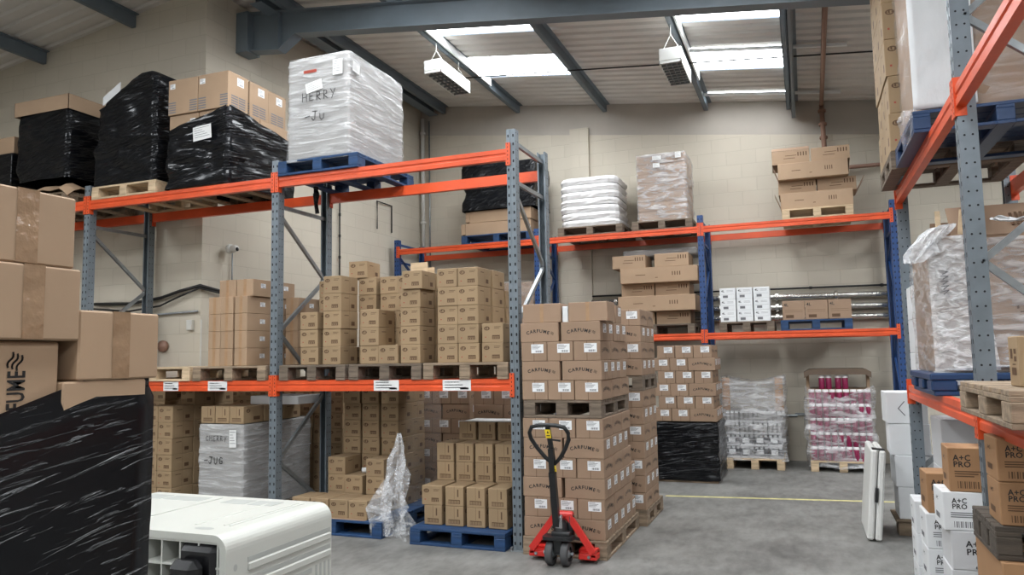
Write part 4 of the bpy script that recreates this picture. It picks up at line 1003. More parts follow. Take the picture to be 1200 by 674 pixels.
for i in range(n + 1):
    x = -.42 + i * .84 / n; z = .02 - 1.2 * max(0, abs(x) - .34) ** 1.3
    for y in (-.30, .20): vs.append((x, y, z - (.03 if y < 0 else 0)))
    for y in (.20, -.30): vs.append((x, y, z + .05))
for i in range(n):
    for q in range(4): fs.append((i * 4 + q, i * 4 + (q + 1) % 4, (i + 1) * 4 + (q + 1) % 4, (i + 1) * 4 + q))
fs += [(0, 1, 2, 3), tuple(n * 4 + q for q in range(4))]; m.add(vs, fs)
tag(link('curved_cardboard', m.mesh('curved_cardboard', ['dcard']), None, (.39, 11.42, 1.29)), 'dark brown curved cardboard lid above the magenta canisters', 'cardboard lid')
for x, lb in ((.015, 'left'), (.775, 'right')):
    m = MB(); m.cbox(x - .022, x + .022, 11.28, 11.33, .15, 1.29, .003); tag(link('corner_board', m.mesh('corner_board', ['card'])), lb + ' brown corner board holding up the curved cardboard lid', 'corner board')
def t5(x, y): return .88 + (.17 * abs(x) / .43 if y < .1 else .12)
o = link('stretch_film', wrap_mesh('stretch_film', .86, .86, t5, ['pfilm'], .03, (3, 3, 6), 71, bottom=-.03, cap=False), None, (P5x, P5y, .09)); tag(o, 'crumpled clear film around the magenta canister pallet', 'stretch film')
o = link('film_scrap', crumple('film_scrap', [(.35, 10.97, .04), (.50, 10.95, .07), (.65, 10.95, .09), (.78, 10.99, .14)], [.04, .07, .08, .05], ['sfilm'], 8.2, .5, 20, 1)); tag(o, 'bunched clear film on the floor before the magenta canister pallet', 'stretch film')
pallet('pale pallet under the film covered jar trays by the back wall', -1.10, -.33, 10.98, 11.80, 0, 'woodl', 'open')
for r_ in range(4):
    for c in range(4):
        m = MB(); x0 = -1.085 + c * .186; m.cbox(x0, x0 + .18, 11.02, 11.72, 0, .03, .003, 1); m.cbox(x0 + .01, x0 + .17, 11.06, 11.70, .03, .15, .003, 0)
        for k in range(3):
            m.lathe([(0, .03), (.027, .03), (.028, .12), (.022, .13), (.022, .15), (0, .15)], (x0 + .03 + k * .06, 11.05, 0), 10, mi=0); m.lathe([(.023, .13), (.023, .158), (0, .158)], (x0 + .03 + k * .06, 11.05, 0), 10, mi=2)
        if r_ < 2: rect(m, lambda u, v: (u, 11.018, v), x0 + .03, x0 + .12, .05, .12, 2)
        tag(link('jar_tray', m.mesh('jar_tray', ['jar' if r_ < 2 else 'greyload', 'whitedirty', 'label']), None, (0, 0, .146 + r_ * .162)), 'tray of jars, %s in the %s layer under clear film' % (('left end', 'second', 'third', 'right end')[c], wd(r_)), 'jar tray', 'film covered jar trays')
for x, lb in ((-1.06, 'left'), (-.36, 'right')):
    m = MB(); m.cbox(x - .05, x + .05, 11.02, 11.028, .80, 1.25, .001); m.cbox(x - .004, x + .004, 11.03, 11.3, .80, 1.25, .001); tag(link('corner_board', m.mesh('corner_board', ['acb'])), lb + ' brown corner board standing inside the clear film, jar pallet', 'corner board')
def t4(x, y): return 1.13 - .05 * math.cos(x * 5)
o = link('stretch_film', wrap_mesh('stretch_film', .84, .84, t4, ['pfilm'], .02, (3, 3, 7), 81, cap=False), None, (-.71, 11.41, .12)); tag(o, 'loose clear film around the jar tray pallet', 'stretch film')

# ------------------------------------------------------------------ white cartons and folding table by the aisle rack
m = MB(); m.cbox(.68, .80, 7.42, 7.60, 0, .12, .004); m.cbox(.86, .98, 7.42, 7.60, 0, .12, .004); m.cbox(.66, 1.0, 7.40, 7.85, .12, .142, .003)
tag(link('pallet', m.mesh('pallet', ['wood'])), 'small wooden pallet under the leaning white cartons beside the aisle rack', 'pallet')
ctype('wc', .32, .36, .27, ['white', 'ink', 'greyink'], lambda mb, w, d, h: (rect(mb, facefn('-Y', w, d, h), .02, .07, .1, .11, 2), rect(mb, facefn('-Y', w, d, h), .02, .06, .08, .085, 2)))
ctype('wct', .32, .36, .27, ['white', 'ink', 'greyink'], lambda mb, w, d, h: stroke(mb, facefn('-Y', w, d, h), [(-.02, .19), (-.07, .13), (-.02, .07)], .008, 2))
for i in range(4): carton('wct' if i == 3 else 'wc', (.855, .84, .815, .80)[i], 7.60, .143 + i * .272, '%s white carton of the stack beside the folding table' % (wd(i) if i < 3 else 'topmost'), 'white cartons beside the folding table', (.0, .02, -.02, .03)[i], 0)
ft = thing('folding_table', 'white folded plastic table leaning against the white cartons', 'folding table', (.465, 7.12, 0)); ft.rotation_euler = (0, math.radians(5.5), 0)
for s, nm in ((-1, 'left'), (1, 'right')):
    m = MB(); x0 = -.057 if s < 0 else .004; m.cbox(x0, x0 + .053, 0, .72, .01, .76, .014); m.cbox(x0 + .012, x0 + .041, -.004, .01, .05, .72, .004, 0); part('table_half', m, ['tablew'], ft)
m = MB(); m.cbox(-.012, .012, -.022, -.005, .33, .45, .004); part('handle', m, ['blackm'], ft)
m = MB(); m.cbox(-.05, .05, .02, .10, .761, .772, .003); part('hinge', m, ['blackm'], ft)

# ------------------------------------------------------------------ aisle rack, upper level
ZA, ZAL = 2.98, 1.30
pallet('dark wooden pallet under the tall logo carton column, aisle rack top', .69, 1.60, 6.36, 7.22, ZA, 'woodd')
ctype('la', .245, .27, .295, LGM, draw_lg)
G14 = 'logo cartons on the aisle rack top'
for i in range(6):
    for j in range(3):
        x = .815 + (.01 * i if i < 2 else 0)
        carton('la', x, 6.50 + j * .275, ZA + .146 + i * .296, 'logo carton, %s tier, %s from the front of the tall aisle rack column' % (wd(i), ORD[j]), G14, 0, 1)
pallet('blue pallet with film on the aisle rack top shelf', .72, 1.74, 5.33, 6.33, ZA, 'plblue')
rf = thing('wrapped_load', 'white foam and film wrapped load on the blue pallet, aisle rack top', 'wrapped load', (1.25, 5.84, ZA + .146))
m = MB(); m.cbox(-.47, .47, -.46, .46, 0, 1.35, .01); part('carton_block', m, ['cf'], rf)
link('stretch_film', wrap_mesh('stretch_film', .97, .95, 1.36, ['cfilm'], .012, (3, 3, 9), 91), rf)
m = MB(); nx, nz_ = 10, 40; vs = []
for i in range(nx + 1):
    for j in range(nz_ + 1): vs.append((-.52 + i * .036, -.492 + .006 * n3(i * .25, j * .3, 2), .01 + j * 1.33 / nz_))
m.add(vs, [(i * (nz_ + 1) + j, (i + 1) * (nz_ + 1) + j, (i + 1) * (nz_ + 1) + j + 1, i * (nz_ + 1) + j + 1) for i in range(nx) for j in range(nz_)])
o = part('foam_sheet', m, ['foam'], rf, True); md = o.modifiers.new('thick', 'SOLIDIFY'); md.thickness = .01
o = link('film_scrap', crumple('film_scrap', [(.715, 5.36, ZA + .16), (.70, 5.37, ZA + .10), (.69, 5.42, ZA + .03), (.685, 5.5, ZA - .03)], [.035, .05, .035, .015], ['sfilm'], 2.2, .5, 16)); tag(o, 'clear film tail hanging off the corner of the blue top pallet', 'stretch film')

# lower level of the aisle rack
rp = thing('plastic_pallet', 'dark blue plastic pallet on the lower beams of the aisle rack', 'pallet', (1.26, 6.0, ZAL))
m = MB(); m.cbox(-.52, .52, -.50, .50, .10, .145, .008); m.cbox(-.50, .50, -.49, .49, .0, .03, .006); part('deck', m, ['plblue'], rp)
for x in (-.44, 0, .44):
    for y in (-.40, 0, .40): m = MB(); m.cbox(x - .075, x + .075, y - .095, y + .095, .03, .10, .01); part('foot', m, ['plblue'], rp)
bx = thing('carton', 'large open brown carton marked HBC behind the aisle rack post', 'carton', (1.33, 6.02, ZAL + .147))
m = MB(); m.cbox(-.53, .42, -.44, .44, 0, .88, .008); fn = facefn('-Y', .84, .88, 1, .003); put_text(m, fn, 'HBC', .02, .40, .09, 1); rect(m, fn, -.05, .09, .375, .382, 1); part('box_body', m, ['cf', 'brownink'], bx)
for sx in (-1, 1):
    m = MB(); m.poly([(-.40, sx * .44, .88), (.42, sx * .44, .88), (.42, sx * .44 + sx * -.05 + (.12 if sx < 0 else 0), 1.10), (-.40, sx * .44 + sx * -.05 + (.12 if sx < 0 else 0), 1.10)])
    if sx < 0:
        g = lambda u, v: (u, -.444 + .17 * v / .22 - .006, .88 + v)
        for k in range(6): rect(m, g, -.05 + k * .028, -.035 + k * .028, .06, .15, 1)
    o = part('flap', m, ['cf', 'brownink'], bx); md = o.modifiers.new('thick', 'SOLIDIFY'); md.thickness = .006
wm = wrap_mesh('white_wrap', .99, .93, .86, ['pfilm'], .006, (3, 3, 9), 101, nz_=30, cap=False); o = link('white_wrap', wm, bx, (-.055, 0, 0)); o['label'] = 'cloudy film around the box'
m = MB(); nx, nz_ = 14, 34; vs = [(-.55 + i * .026 * (1 - .25 * j / nz_), -.478 + .010 * n3(i * .5, j * .35, 5), .015 + j * .87 / nz_) for i in range(nx + 1) for j in range(nz_ + 1)]
m.add(vs, [(i * (nz_ + 1) + j, (i + 1) * (nz_ + 1) + j, (i + 1) * (nz_ + 1) + j + 1, i * (nz_ + 1) + j + 1) for i in range(nx) for j in range(nz_)]); o = part('white_wrap', m, ['wfilm'], bx, True); o['label'] = 'white film on the left part of the front'
m = MB(); fn = facefn('-Y', .12, .95, 1, .012)
for k in range(5): stroke(m, lambda u, v: (u - .475, -.494, v), [(-.02 + .01 * (k % 2), .66 - k * .035), (.03, .65 - k * .03), (.0, .635 - k * .033)], .006, 0)
o = part('scribble', m, ['greyink'], bx); o['label'] = 'handwritten scribble'
o = link('film_bunch', crumple('film_bunch', [(-.40, -.43, .97), (-.46, -.45, .95), (-.52, -.46, .90), (-.57, -.47, .83), (-.61, -.48, .77), (-.64, -.49, .72)], [.02, .05, .06, .065, .07, .04], ['wfilm'], 3.3, .5, 24), bx); o['label'] = 'white film bunch hanging out at the top'
o = link('film_bunch', crumple('film_bunch', [(-.45, -.45, .02), (-.35, -.46, .035), (-.2, -.47, .04), (0, -.47, .03), (.2, -.47, .02)], [.04, .05, .05, .045, .03], ['wfilm'], 5.3, .4, 20), bx); o['label'] = 'white film bunch along the base'
for x, a in ((-.47, 0), (-.39, .25)): m = MB(); m.bar((x, -.42, .5), (x + a * .25, -.42, 1.06), .03, .012); o = part('upright_board', m, ['woodl'], bx); o['label'] = 'thin pale wooden board standing up'
for i in range(3): carton('wc', .99, 7.0, ZAL + .002 + .272 * i, '%s white carton on the aisle rack beams behind the blue plastic pallet' % ('bottom', 'middle', 'top')[i], 'white cartons behind the blue plastic pallet', 0, .5)
m = MB(); P = [(1.00, 4.62, 2.29), (1.05, 4.60, 2.27), (1.12, 4.58, 2.27), (1.20, 4.57, 2.29), (1.30, 4.56, 2.34), (1.42, 4.55, 2.40), (1.55, 4.56, 2.44)]
o = link('bubble_wrap', crumple('bubble_wrap', P, [.05, .065, .06, .06, .065, .065, .05], ['foam'], 6.1, .25, 24, .7)); tag(o, 'rolled bubble wrap sheet lying across the aisle rack frame brace', 'bubble wrap')
pallet('weathered pallet overhanging the lower aisle rack beam, near end', .69, 1.70, 3.25, 4.22, ZAL, 'wood', 'open', rz=0)
ctype('sm', .20, .15, .20, LGM, lambda mb, w, d, h: (rect(mb, facefn('-X', w, d, h), -.045, -.01, .11, .15, 1), rect(mb, facefn('-X', w, d, h), .01, .045, .13, .15, 3), rect(mb, facefn('-X', w, d, h), .01, .045, .10, .12, 3), rect(mb, facefn('-X', w, d, h), -.035, .035, .045, .075, 3), rect(mb, facefn('-X', w, d, h), -.02, .03, .085, .09, 3)))
carton('sm', .88, 3.56, ZAL + .146, 'small printed carton on the weathered pallet, aisle rack', None, 0, 0)

# floor below the aisle rack
G15 = 'white lettered cartons by the aisle rack post'
for i in range(3): carton('ac6', (.82, .81, .815)[i], 4.95 - .05, .002 + i * .2065, '%s large white lettered carton against the near aisle rack post' % wd(i), G15, 0, .5)
carton('ac', .775, 4.88, .002 + 3 * .2065, 'white lettered carton with bar code on top of the near stack', G15, .03, 0)
carton('acb', .80, 4.87, .002 + 4 * .2065, 'brown lettered carton on the white bar code carton, near post', 'brown lettered cartons by the aisle rack', -.02, 0)
for i in range(3): carton('ac', .745, 5.33, .002 + i * .2065, '%s white lettered carton in the second stack from the near post' % wd(i), G15, .0, .8)
carton('acb', .74, 5.33, .002 + 3 * .2065, 'brown lettered carton on the second white stack', 'brown lettered cartons by the aisle rack', .03, 0)
for i in range(3): carton('ac', .735, 5.72, .002 + i * .2065, '%s white lettered carton in the third stack from the near post' % wd(i), G15, 0, .8)
ctype('bigw', .55, .45, .36, ['whitedirty', 'ink', 'greyink'], lambda mb, w, d, h: mb.poly([facefn('-Y', w, d, h)(*p) for p in ((.06, .26), (.15, .26), (.105, .32))], 2))
for i in range(3):
    for c in range(2): carton('bigw', 1.17 + c * .555, 6.55, .002 + i * .361, 'large grey white carton, %s row, %s, deep in the aisle rack' % (wd(i), ('left', 'right')[c]), 'large grey white cartons in the aisle rack', 0, .2)
ctype('acl', .20, .24, .188, ['acb', 'ink', 'brownink'], draw_ac)
ctype('bigb', .62, .55, .528, ['acb', 'label'], lambda mb, w, d, h: (mb.poly([facefn('-Y', w, d, h)(*p) for p in ((-.18, .30), (-.13, .37), (-.08, .30), (-.13, .23))], 1)))
carton('bigb', 1.06, 4.165, .145, 'big brown carton with a pale diamond at the near end of the aisle rack floor', None, 0, 0)
pallet('wooden pallet on the floor at the near end of the aisle rack', .72, 1.60, 3.75, 4.42 - .0, 0, 'wood')
pallet('thin wooden pallet on the big brown diamond carton', .74, 1.55, 3.92, 4.42, .675, 'woodx')
for i in range(2): carton('acl', .87, 4.06, .821 + i * .19, '%s brown lettered carton on the thin pallet right of the near post' % ('lower', 'upper')[i], 'brown lettered cartons right of the near post', 0, .5)
for i in range(2): carton('acl', 1.09, 4.06, .821 + i * .19, '%s brown lettered carton second from the near post' % ('lower', 'upper')[i], 'brown lettered cartons right of the near post', 0, .5)

# ------------------------------------------------------------------ pallet truck
pt = thing('pallet_truck', 'red hand pallet truck with black handle in front of the lettered stack', 'pallet truck', (-1.84, 5.66, 0))
for s in (-1, 1):
    m = MB(); x = s * .19
    m.prism([(-.075, .075), (.075, .075), (.075, .12), (.07, .125), (-.07, .125), (-.075, .12)], .16, 1.25, lambda u, v, a: (x + u, a, v * .62 + .015)); part('fork', m, ['red'], pt)
    m = MB()      # sloping red plate from the head down to the fork heel
    m.bar((s * .05 + .012, .075, .365), (s * .25, .085, .09), .03, .05); m.bar((s * .25, .085, .08), (s * .25, .2, .08), .03, .05); part('side_plate', m, ['red'], pt)
    m = MB(); m.cbox(min(s * .13, s * .275), max(s * .13, s * .275), .085, .19, .03, .075, .006); m.tube([(s * .215, .10, .055), (s * .215, .075, .055)], .012, 10, 1); part('fork_heel', m, ['red', 'galv'], pt)
m = MB(); m.cbox(-.06, .085, .07, .15, .32, .385, .012); m.tube([(-.07, .09, .36), (.095, .09, .36)], .03, 12, 0); part('crosshead', m, ['red'], pt)
m = MB(); m.lathe([(0, .13), (.05, .13), (.055, .15), (.055, .30), (.04, .32), (.03, .34), (0, .34)], (0, .06, 0), 16); m.lathe([(0, .2), (.03, .2), (.03, .36), (0, .36)], (.075, .09, 0), 12); m.cbox(-.06, .09, .0, .12, .20, .25, .006); part('hydraulic_pump', m, ['blackm'], pt, True)
m = MB(); m.lathe([(0, .33), (.02, .33), (.02, .37), (0, .37)], (0, .06, 0), 14); m.cbox(-.03, .03, .005, .05, .27, .36, .006); part('pump_rod', m, ['chrome'], pt)
m = MB(); m.prism([(-.12, -.03), (-.10, -.06), (.10, -.06), (.12, -.03), (.12, .06), (-.12, .06)], .195, .22, lambda u, v, a: (u, v, a)); m.cbox(-.035, .035, -.03, .05, .09, .2, .006); m.bar((.11, .05, .20), (.21, .13, .17), .03, .02); part('steering_plate', m, ['blackm'], pt)
m = MB(); m.tube([(-.12, 0, .09), (.12, 0, .09)], .014, 10); part('axle', m, ['galv'], pt)
for s in (-1, 1):
    m = MB(); m.lathe([(.055, -.026), (.082, -.028), (.09, -.02), (.09, .02), (.082, .028), (.055, .026)], (s * .062, 0, .09), 28, 'x'); w_ = part('steering_wheel', m, ['rubber'], pt, True)
    m = MB(); m.lathe([(0, -.03), (.025, -.03), (.03, -.018), (.057, -.016), (.057, .016), (.03, .018), (.025, .03), (0, .03)], (s * .062, 0, .09), 22, 'x'); part('hub', m, ['galv'], w_, True)
m = MB(); m.bar((-.02, .03, .28), (0, -.11, .72), .05, .045); m.bar((0, -.11, .72), (.005, -.145, .90), .042, .036); part('tow_bar', m, ['blackm'], pt)
m = MB(); c0 = Vector((.005, -.15, .925)); up = Vector((-.05, -.30, 1)).normalized(); L = [(0, -.16), (-.06, -.10), (-.115, -.02), (-.15, .05), (-.155, .10), (-.13, .145), (-.07, .16), (0, .163), (.07, .16), (.13, .145), (.155, .10), (.15, .05), (.115, -.02), (.06, -.10)]
m.tube([c0 + Vector((a, 0, 0)) + up * b for a, b in L], .016, 10, 0, True); part('handle_loop', m, ['blackm'], pt, True)
m = MB(); m.bar(c0 + up * -.16, c0 + up * .15, .035, .02); part('handle_spine', m, ['blackm'], pt)
m = MB(); m.bar(c0 + Vector((.0, -.015, 0)) + up * .05, c0 + Vector((.09, -.02, 0)) + up * .04, .012, .014); part('release_lever', m, ['blackm'], pt)
for k, b in enumerate((.09, -.19)):
    m = MB(); cc = c0 + up * b + Vector((0, -.0225 if k == 0 else -.027, .004)); a = Vector((.022, 0, 0)); v = up * (.035 if k == 0 else .025)
    m.poly([cc - a - v, cc + a - v, cc + a + v, cc - a + v]); cc = cc + Vector((0, -.0006, 0)); m.poly([cc - a * .6 - v * .5, cc + a * .6 - v * .5, cc + a * .6 - v * .3, cc - a * .6 - v * .3], 1); m.poly([cc - a * .4 + v * .1, cc + a * .4 + v * .1, cc + v * .7], 1)
    o = part('warning_label', m, ['yellow', 'ink'], pt); o['label'] = 'yellow warning sticker'

# ------------------------------------------------------------------ foreground: plastic box on its side
BX0, BX1, BY0, BY1, BZ = -3.46, -2.255, 2.53, 3.27, .885
bp = thing('plastic_bulk_box', 'off white plastic bulk box lying on its side by the black wrapped pallet', 'plastic box', ((BX0 + BX1) / 2, (BY0 + BY1) / 2, 0))
hx, hy = (BX1 - BX0) / 2, (BY1 - BY0) / 2; R = .07
m = MB(); prof = [(-hx, .03)]      # shell: an arched section running front to back
prof += [(-hx + R - R * math.cos(a), BZ - R + R * math.sin(a)) for a in [i * math.pi / 2 / 8 for i in range(9)]]
prof += [(hx - R + R * math.sin(a), BZ - R + R * math.cos(a)) for a in [i * math.pi / 2 / 8 for i in range(9)]] + [(hx, .03)]
inner = [(u * (1 - .035 / hx) if abs(u) > .1 else u, min(v, BZ - .03)) for u, v in prof]; n = len(prof)
for a in range(n - 1):
    p, q, r_, s_ = prof[a], prof[a + 1], inner[a + 1], inner[a]
    m.poly([(p[0], -hy, p[1]), (q[0], -hy, q[1]), (q[0], hy, q[1]), (p[0], hy, p[1])]); m.poly([(s_[0], -hy, s_[1]), (r_[0], -hy, r_[1]), (r_[0], hy, r_[1]), (s_[0], hy, s_[1])])
    for y in (-hy, hy): m.poly([(p[0], y, p[1]), (q[0], y, q[1]), (r_[0], y, r_[1]), (s_[0], y, s_[1])])
o = part('shell', m, ['plastic'], bp)
for f in o.data.polygons: f.use_smooth = False
m = MB(); m.box(-hx + .03, hx - .03, -hy + .22, -hy + .24, .03, BZ - .03)
for i in range(12): x = -hx + .05 + i * (2 * hx - .1) / 11; m.box(x - .004, x + .004, -hy + .006, -hy + .22, .03, BZ - .028)
for i in range(9): zz = .05 + i * .1; m.box(-hx + .03, hx - .03, -hy + .004, -hy + .22, zz - .004, zz + .004)
part('ribbed_base', m, ['plastic'], bp)
m = MB()
for x in (-hx + .14, 0, hx - .14): pass
for zz in (BZ - .17, .48, .16):
    for x, ww in ((hx - .150, .115), (-hx + .150, .115)):
        m2 = MB(); m2.cbox(x - ww, x + ww, -hy - .014, -hy + .08, zz - .14, zz + .14, .04); m2.cbox(x - ww * .80, x + ww * .50, -hy - .085, -hy, zz - .12, zz + .075, .03); o = part('runner_foot', m2, ['blackp'], bp); o['label'] = 'black plastic runner foot'
e = .0035      # raised ribs and slots on the top face
for x0, x1, y0, y1, ee in ((hx - .161, hx - .149, -hy + .16, hy - .06, e), (hx - .131, hx - .119, -hy + .16, hy - .06, e), (-.05, -.035, -hy + .10, hy - .05, .005), (.30, .315, -hy + .14, hy - .12, .003)):
    m = MB(); m.cbox(x0, x1, y0, y1, BZ - .004, BZ + ee, .0015); part('top_rib', m, ['plastic'], bp)
for (a, b) in ((-.50, -.36), (-.34, -.10), (.04, .19), (.21, .36)):
    m = MB(); m.cbox(a, b, hy - .16, hy - .06, BZ - .003, BZ + .0015, .0005); part('slot', m, ['plasticg'], bp)
m = MB(); ell(m, lambda u, v: (hx - .20 + u, -hy + .09 + v, BZ + .001), 0, 0, .05, .022, 0); part('plug', m, ['plasticg'], bp)
m = MB(); e = hx      # grooves and panel on the right side
for z0, z1 in ((BZ - .135, BZ - .115), (BZ - .215, BZ - .195)): m.box(e - .004, e + .0012, -hy + .13, hy - .012, z0, z1)
m.box(e - .004, e + .001, -hy + .13, hy - .16, BZ - .30, BZ - .275); m.box(e - .004, e + .001, -hy + .12, -hy + .145, .1, BZ - .275)
for k in range(4): y = hy - .125 + k * .034; m.box(e - .004, e + .001, y - .007, y + .007, .1, BZ - .27)
for zz in (BZ - .14, BZ - .255, BZ - .4): m.poly([(e + .001, -hy + .055 + .012 * math.cos(q * .524), zz + .015 * math.sin(q * .524)) for q in range(12)])
part('side_groove', m, ['plasticg'], bp)
m = MB(); m.cbox(e - .004, e + .010, -hy + .15, hy - .17, .1, BZ - .31, .006); part('side_panel', m, ['plastic'], bp)
m = MB()
for z0 in (BZ - .155, BZ - .235): m.cbox(e - .004, e + .008, -hy + .13, hy - .012, z0 - .018, z0 + .018, .006)
part('side_rib', m, ['plastic'], bp)

# ------------------------------------------------------------------ foreground: black wrapped pallet with cartons
FX = -1.50
def tF(x, y):      # y is along the pallet; higher towards the hall
    Y = .84 + y; return 1.50 + max(0, min(1, (Y - 1.04) / .22)) * .072
wp = wrapped_pallet('large black wrapped pallet closest to us, brown cartons on top', 'wrapped pallet', -2.31, FX, .25, 1.43, 0, 'wood', .03, 'stretch_wrap',
    wrap_mesh('stretch_wrap', .81, 1.18, tF, ['bwrapn'], .0035, (3, 3, 9), 13, bottom=.02, cap=False, nz_=60, rc=.008))
m = MB(); m.cbox(-.37, .37, -.55, .333, .15, 1.319, .006); part('carton_block', m, ['card'], wp)
m = MB(); m.cbox(-.37, .37, .337, .55, .15, 1.404, .006); part('carton_block', m, ['card'], wp)
G16 = 'large brown cartons on the nearest black pallet'
o = carton('cftall', FX - .095, 1.068, 1.3205, 'brown carton standing on end with big sideways lettering', None, 0, 0)
fn = facefn('+X', .157, .222, .33, .0015)
m = MB(); put_text(m, fn, 'CARFUME ', .034, .200, .053, 0, .60, 0, up=True); o2 = part('printed_lettering', m, ['ink'], o); o2['label'] = 'black lettering running upwards'
m = MB(); waves(m, fn, .012, .288, .032, 0, 1.25); o2 = part('printed_mark', m, ['ink'], o); o2['label'] = 'three black wavy strokes'
carton('cftall', FX - .255, 1.068, 1.3205, 'brown carton on end hidden behind the sideways lettered one', None, 0, 0)
carton('cffore', FX - .166, 1.290, 1.4055, 'brown carton half tucked into the black wrap under the single taped carton', G16, 0, 0, bare=True)
carton('cffore', FX - .163, 1.322, 1.5640, 'taped brown carton set apart at the far end of the nearest black pallet', G16, 0, 0)
carton('cffore', FX - .160, 1.098, 1.6525, 'taped brown carton directly above the sideways lettered carton', G16, .01, 0)
carton('cffore', FX - .166, 1.086, 1.8110, 'topmost taped brown carton of the nearest pile', G16, -.012, 0)

# ------------------------------------------------------------------ fittings
def hanging_light(x, y0, y1, z, label, drop):
    w_ = .13; r = thing('high_bay_light', label, 'light fixture', (x, (y0 + y1) / 2, z)); L = (y1 - y0) / 2
    m = MB(); m.cbox(-w_, w_, -L, L, .03, .18, .008); [m.box(a, b, c, d, 0, .03) for a, b, c, d in ((-w_, -w_ + .012, -L, L), (w_ - .012, w_, -L, L), (-w_, w_, -L, -L + .012), (-w_, w_, L - .012, L))]; part('housing', m, ['tablew'], r)
    m = MB()
    for k in range(9): y = -L + .03 + k * (2 * L - .06) / 8; m.box(-w_ + .012, w_ - .012, y - .003, y + .003, .004, .03)
    for k in (-1, 0, 1): m.box(k * .06 - .002, k * .06 + .002, -L + .012, L - .012, .002, .03)
    part('louvre', m, ['galv'], r)
    for y in (-L * .75, L * .75):
        m = MB()
        for s in (-1, 1): m.tube([(s * w_ * .8, y, .18), (0, y, .18 + drop * .6)], .005, 6)
        m.tube([(0, y, .18 + drop * .6), (0, y, .18 + drop)], .005, 6); part('chain', m, ['pipewhite'], r)
    return r
hanging_light(-4.43, 8.68, 9.62, 5.38, 'white louvred light fixture hanging on chains, left one of two', roofz(-4.43) - .13 - 5.56)
hanging_light(-1.28, 8.50, 9.30, 4.94, 'white louvred light fixture hanging on chains, nearer the middle of the roof', roofz(-1.28) - .13 - 5.12)
m = MB(); m.lathe([(0, 0), (.055, 0), (.06, .02), (.055, .05), (0, .055)], (0, 0, 0), 20, 'x'); cc = thing('dome_camera', 'white dome camera high on the left side wall', 'camera', (-6.545, 7.30, 2.98)); part('mount', m, ['tablew'], cc, True)
m = MB(); m.lathe([(.0, .05), (.042, .05), (.045, .10), (.035, .13), (0, .13)], (0, 0, 0), 20, 'x'); part('camera_body', m, ['tablew'], cc, True)
m = MB(); m.lathe([(0, .0), (.026, 0), (.024, .02), (0, .03)], (.118, 0, -.01), 16, 'x'); part('lens', m, ['blackp'], cc, True)
def pipe(label, pts, r, mt, cat='pipe', name='pipe', grp=None, clips=0):
    m = MB(); m.tube(pts, r, 8)
    if clips:
        a, b = Vector(pts[0]), Vector(pts[-1])
        for k in range(clips): q = a.lerp(b, (k + .5) / clips); m.lathe([(r * 1.6, -.02), (r * 1.6, .02)], tuple(q), 8, 'z' if abs((b - a).z) > .5 else 'x')
    return tag(link(name, m.mesh(name, [mt], True)), label, cat, grp)
pipe('white conduit running down the back left corner', [(-6.30, 11.93, 3.2), (-6.30, 11.93, 5.95)], .035, 'pipewhite', clips=5)
pipe('thin grey conduit beside the white one in the back left corner', [(-6.18, 11.96, 2.2), (-6.18, 11.96, 5.9)], .014, 'galv')
pipe('brown vertical pipe between the back wall and the roof', [(.42, 11.86, 4.25), (.41, 11.84, 5.25)], .035, 'pipebrown', clips=5)
pipe('brown horizontal pipe along the upper back wall on the right', [(.43, 11.88, 4.28), (5.5, 11.90, 4.22)], .03, 'pipebrown')
pipe('long brown pipe slung below the roof sheets, meeting the vertical one', [(.375, 7.72, 5.25), (.41, 11.83, 5.25)], .03, 'pipebrown')
for k, z in enumerate((2.40, 2.24, 2.09)): pipe('foil lagged pipe on the back wall, %s of three' % ('topmost', 'middle one', 'lowest')[k], [(-3.2, 11.90, z + .06), (2.5, 11.90, z - .02)], .042, 'foil', grp='foil lagged pipes', clips=7)
pipe('dark cable tray line just above the foil lagged pipes', [(-3.2, 11.93, 2.56), (2.5, 11.93, 2.52)], .014, 'cable', cat='cable', name='cable', clips=6)
pipe('sagging steel wire strung below the roof sheets', [(-5.0, 10.1, 5.86), (-2.9, 9.95, 5.62), (-1.2, 9.9, 5.44), (.9, 9.9, 5.24), (2.6, 9.9, 5.05)], .011, 'cable', cat='wire', name='wire')
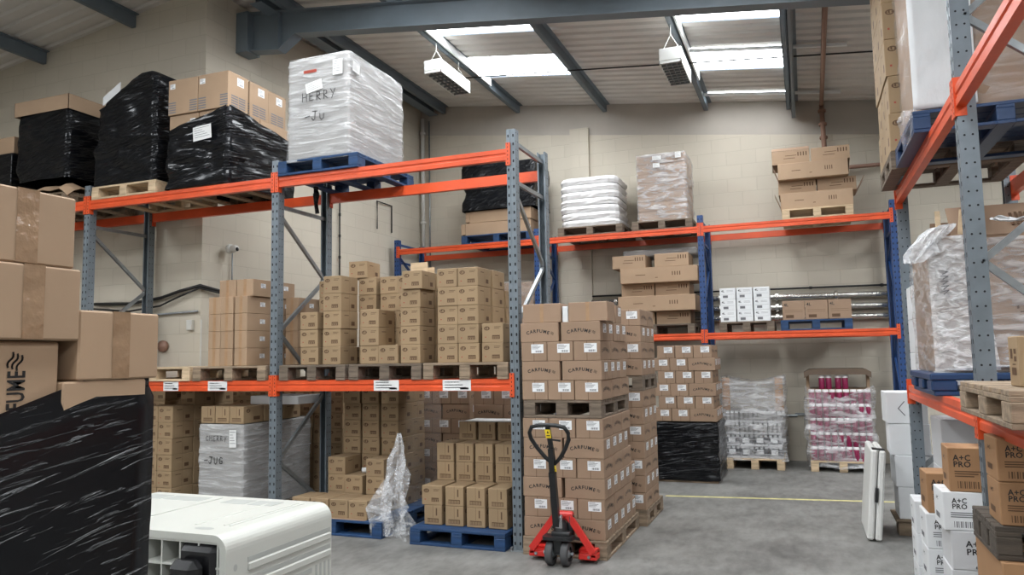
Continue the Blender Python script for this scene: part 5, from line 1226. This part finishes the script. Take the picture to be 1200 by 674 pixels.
pts = [(-8.3, 6.91, 2.35), (-7.7, 6.90, 2.33), (-7.2, 6.90, 2.38), (-6.9, 6.90, 2.45), (-6.60, 6.90, 2.50), (-6.55, 7.2, 2.45), (-6.5, 7.7, 2.38), (-6.46, 8.5, 2.36), (-6.40, 9.6, 2.35)]
pipe('thick black cable looped along the corner wall behind the rack', pts, .02, 'cable', 'cable', 'cable')
pipe('second black cable sagging below the thick one', [(x, y - .01, z - .06 - .04 * math.sin(i)) for i, (x, y, z) in enumerate(pts)], .012, 'cable', 'cable', 'cable')
pipe('thin grey conduit along the corner wall under the cables', [(-8.4, 6.92, 2.15), (-6.65, 6.92, 2.20)], .012, 'galv')
pipe('dark vertical conduit on the left side wall', [(-6.46, 9.55, 2.0), (-6.46, 9.55, 4.6)], .012, 'cable', clips=8)
pipe('grey conduit dropping from the dome camera', [(-6.575, 7.40, 2.42), (-6.575, 7.40, 2.95)], .008, 'galv')
m = MB(); m.tube([(-6.415, 10.55, 3.72), (-6.415, 10.55, 4.18), (-6.405, 11.0, 4.18), (-6.405, 11.0, 3.72)], .012, 6); tag(link('conduit_loop', m.mesh('conduit_loop', ['cable'])), 'dark bent conduit loop high on the left side wall', 'conduit')
m = MB(); m.tube([(-6.60, 6.93, 1.55), (-6.60, 6.93, 2.1)], .008, 6); m.cbox(-6.80, -6.72, 6.90, 6.948, 1.98, 2.10, .004); tag(link('socket_box', m.mesh('socket_box', ['pipewhite'])), 'small white socket box with conduit on the corner wall', 'socket')
m = MB(); m.cbox(-.33, .33, -.02, 0, 0, .04, .003); m.tube([(-1.6, -.02, 0), (-.3, -.02, 0)], .02, 8); tag(link('wall_rail', m.mesh('wall_rail', ['galv']), None, (-.15 + .3, 11.995, .66)), 'grey rail fixed low on the back wall between the film wrapped pallets', 'rail')
m = MB(); m.lathe([(0, 0), (.065, 0), (.07, .02), (.065, .05), (0, .055)], (0, 0, 0), 20, 'y'); m.v = [(x, -y, z) for x, y, z in m.v]; tag(link('alarm_bell', m.mesh('alarm_bell', ['pipebrown'], True), None, (-7.17, 6.945, 1.80)), 'dark red alarm bell on the corner wall behind the taped carton', 'bell')
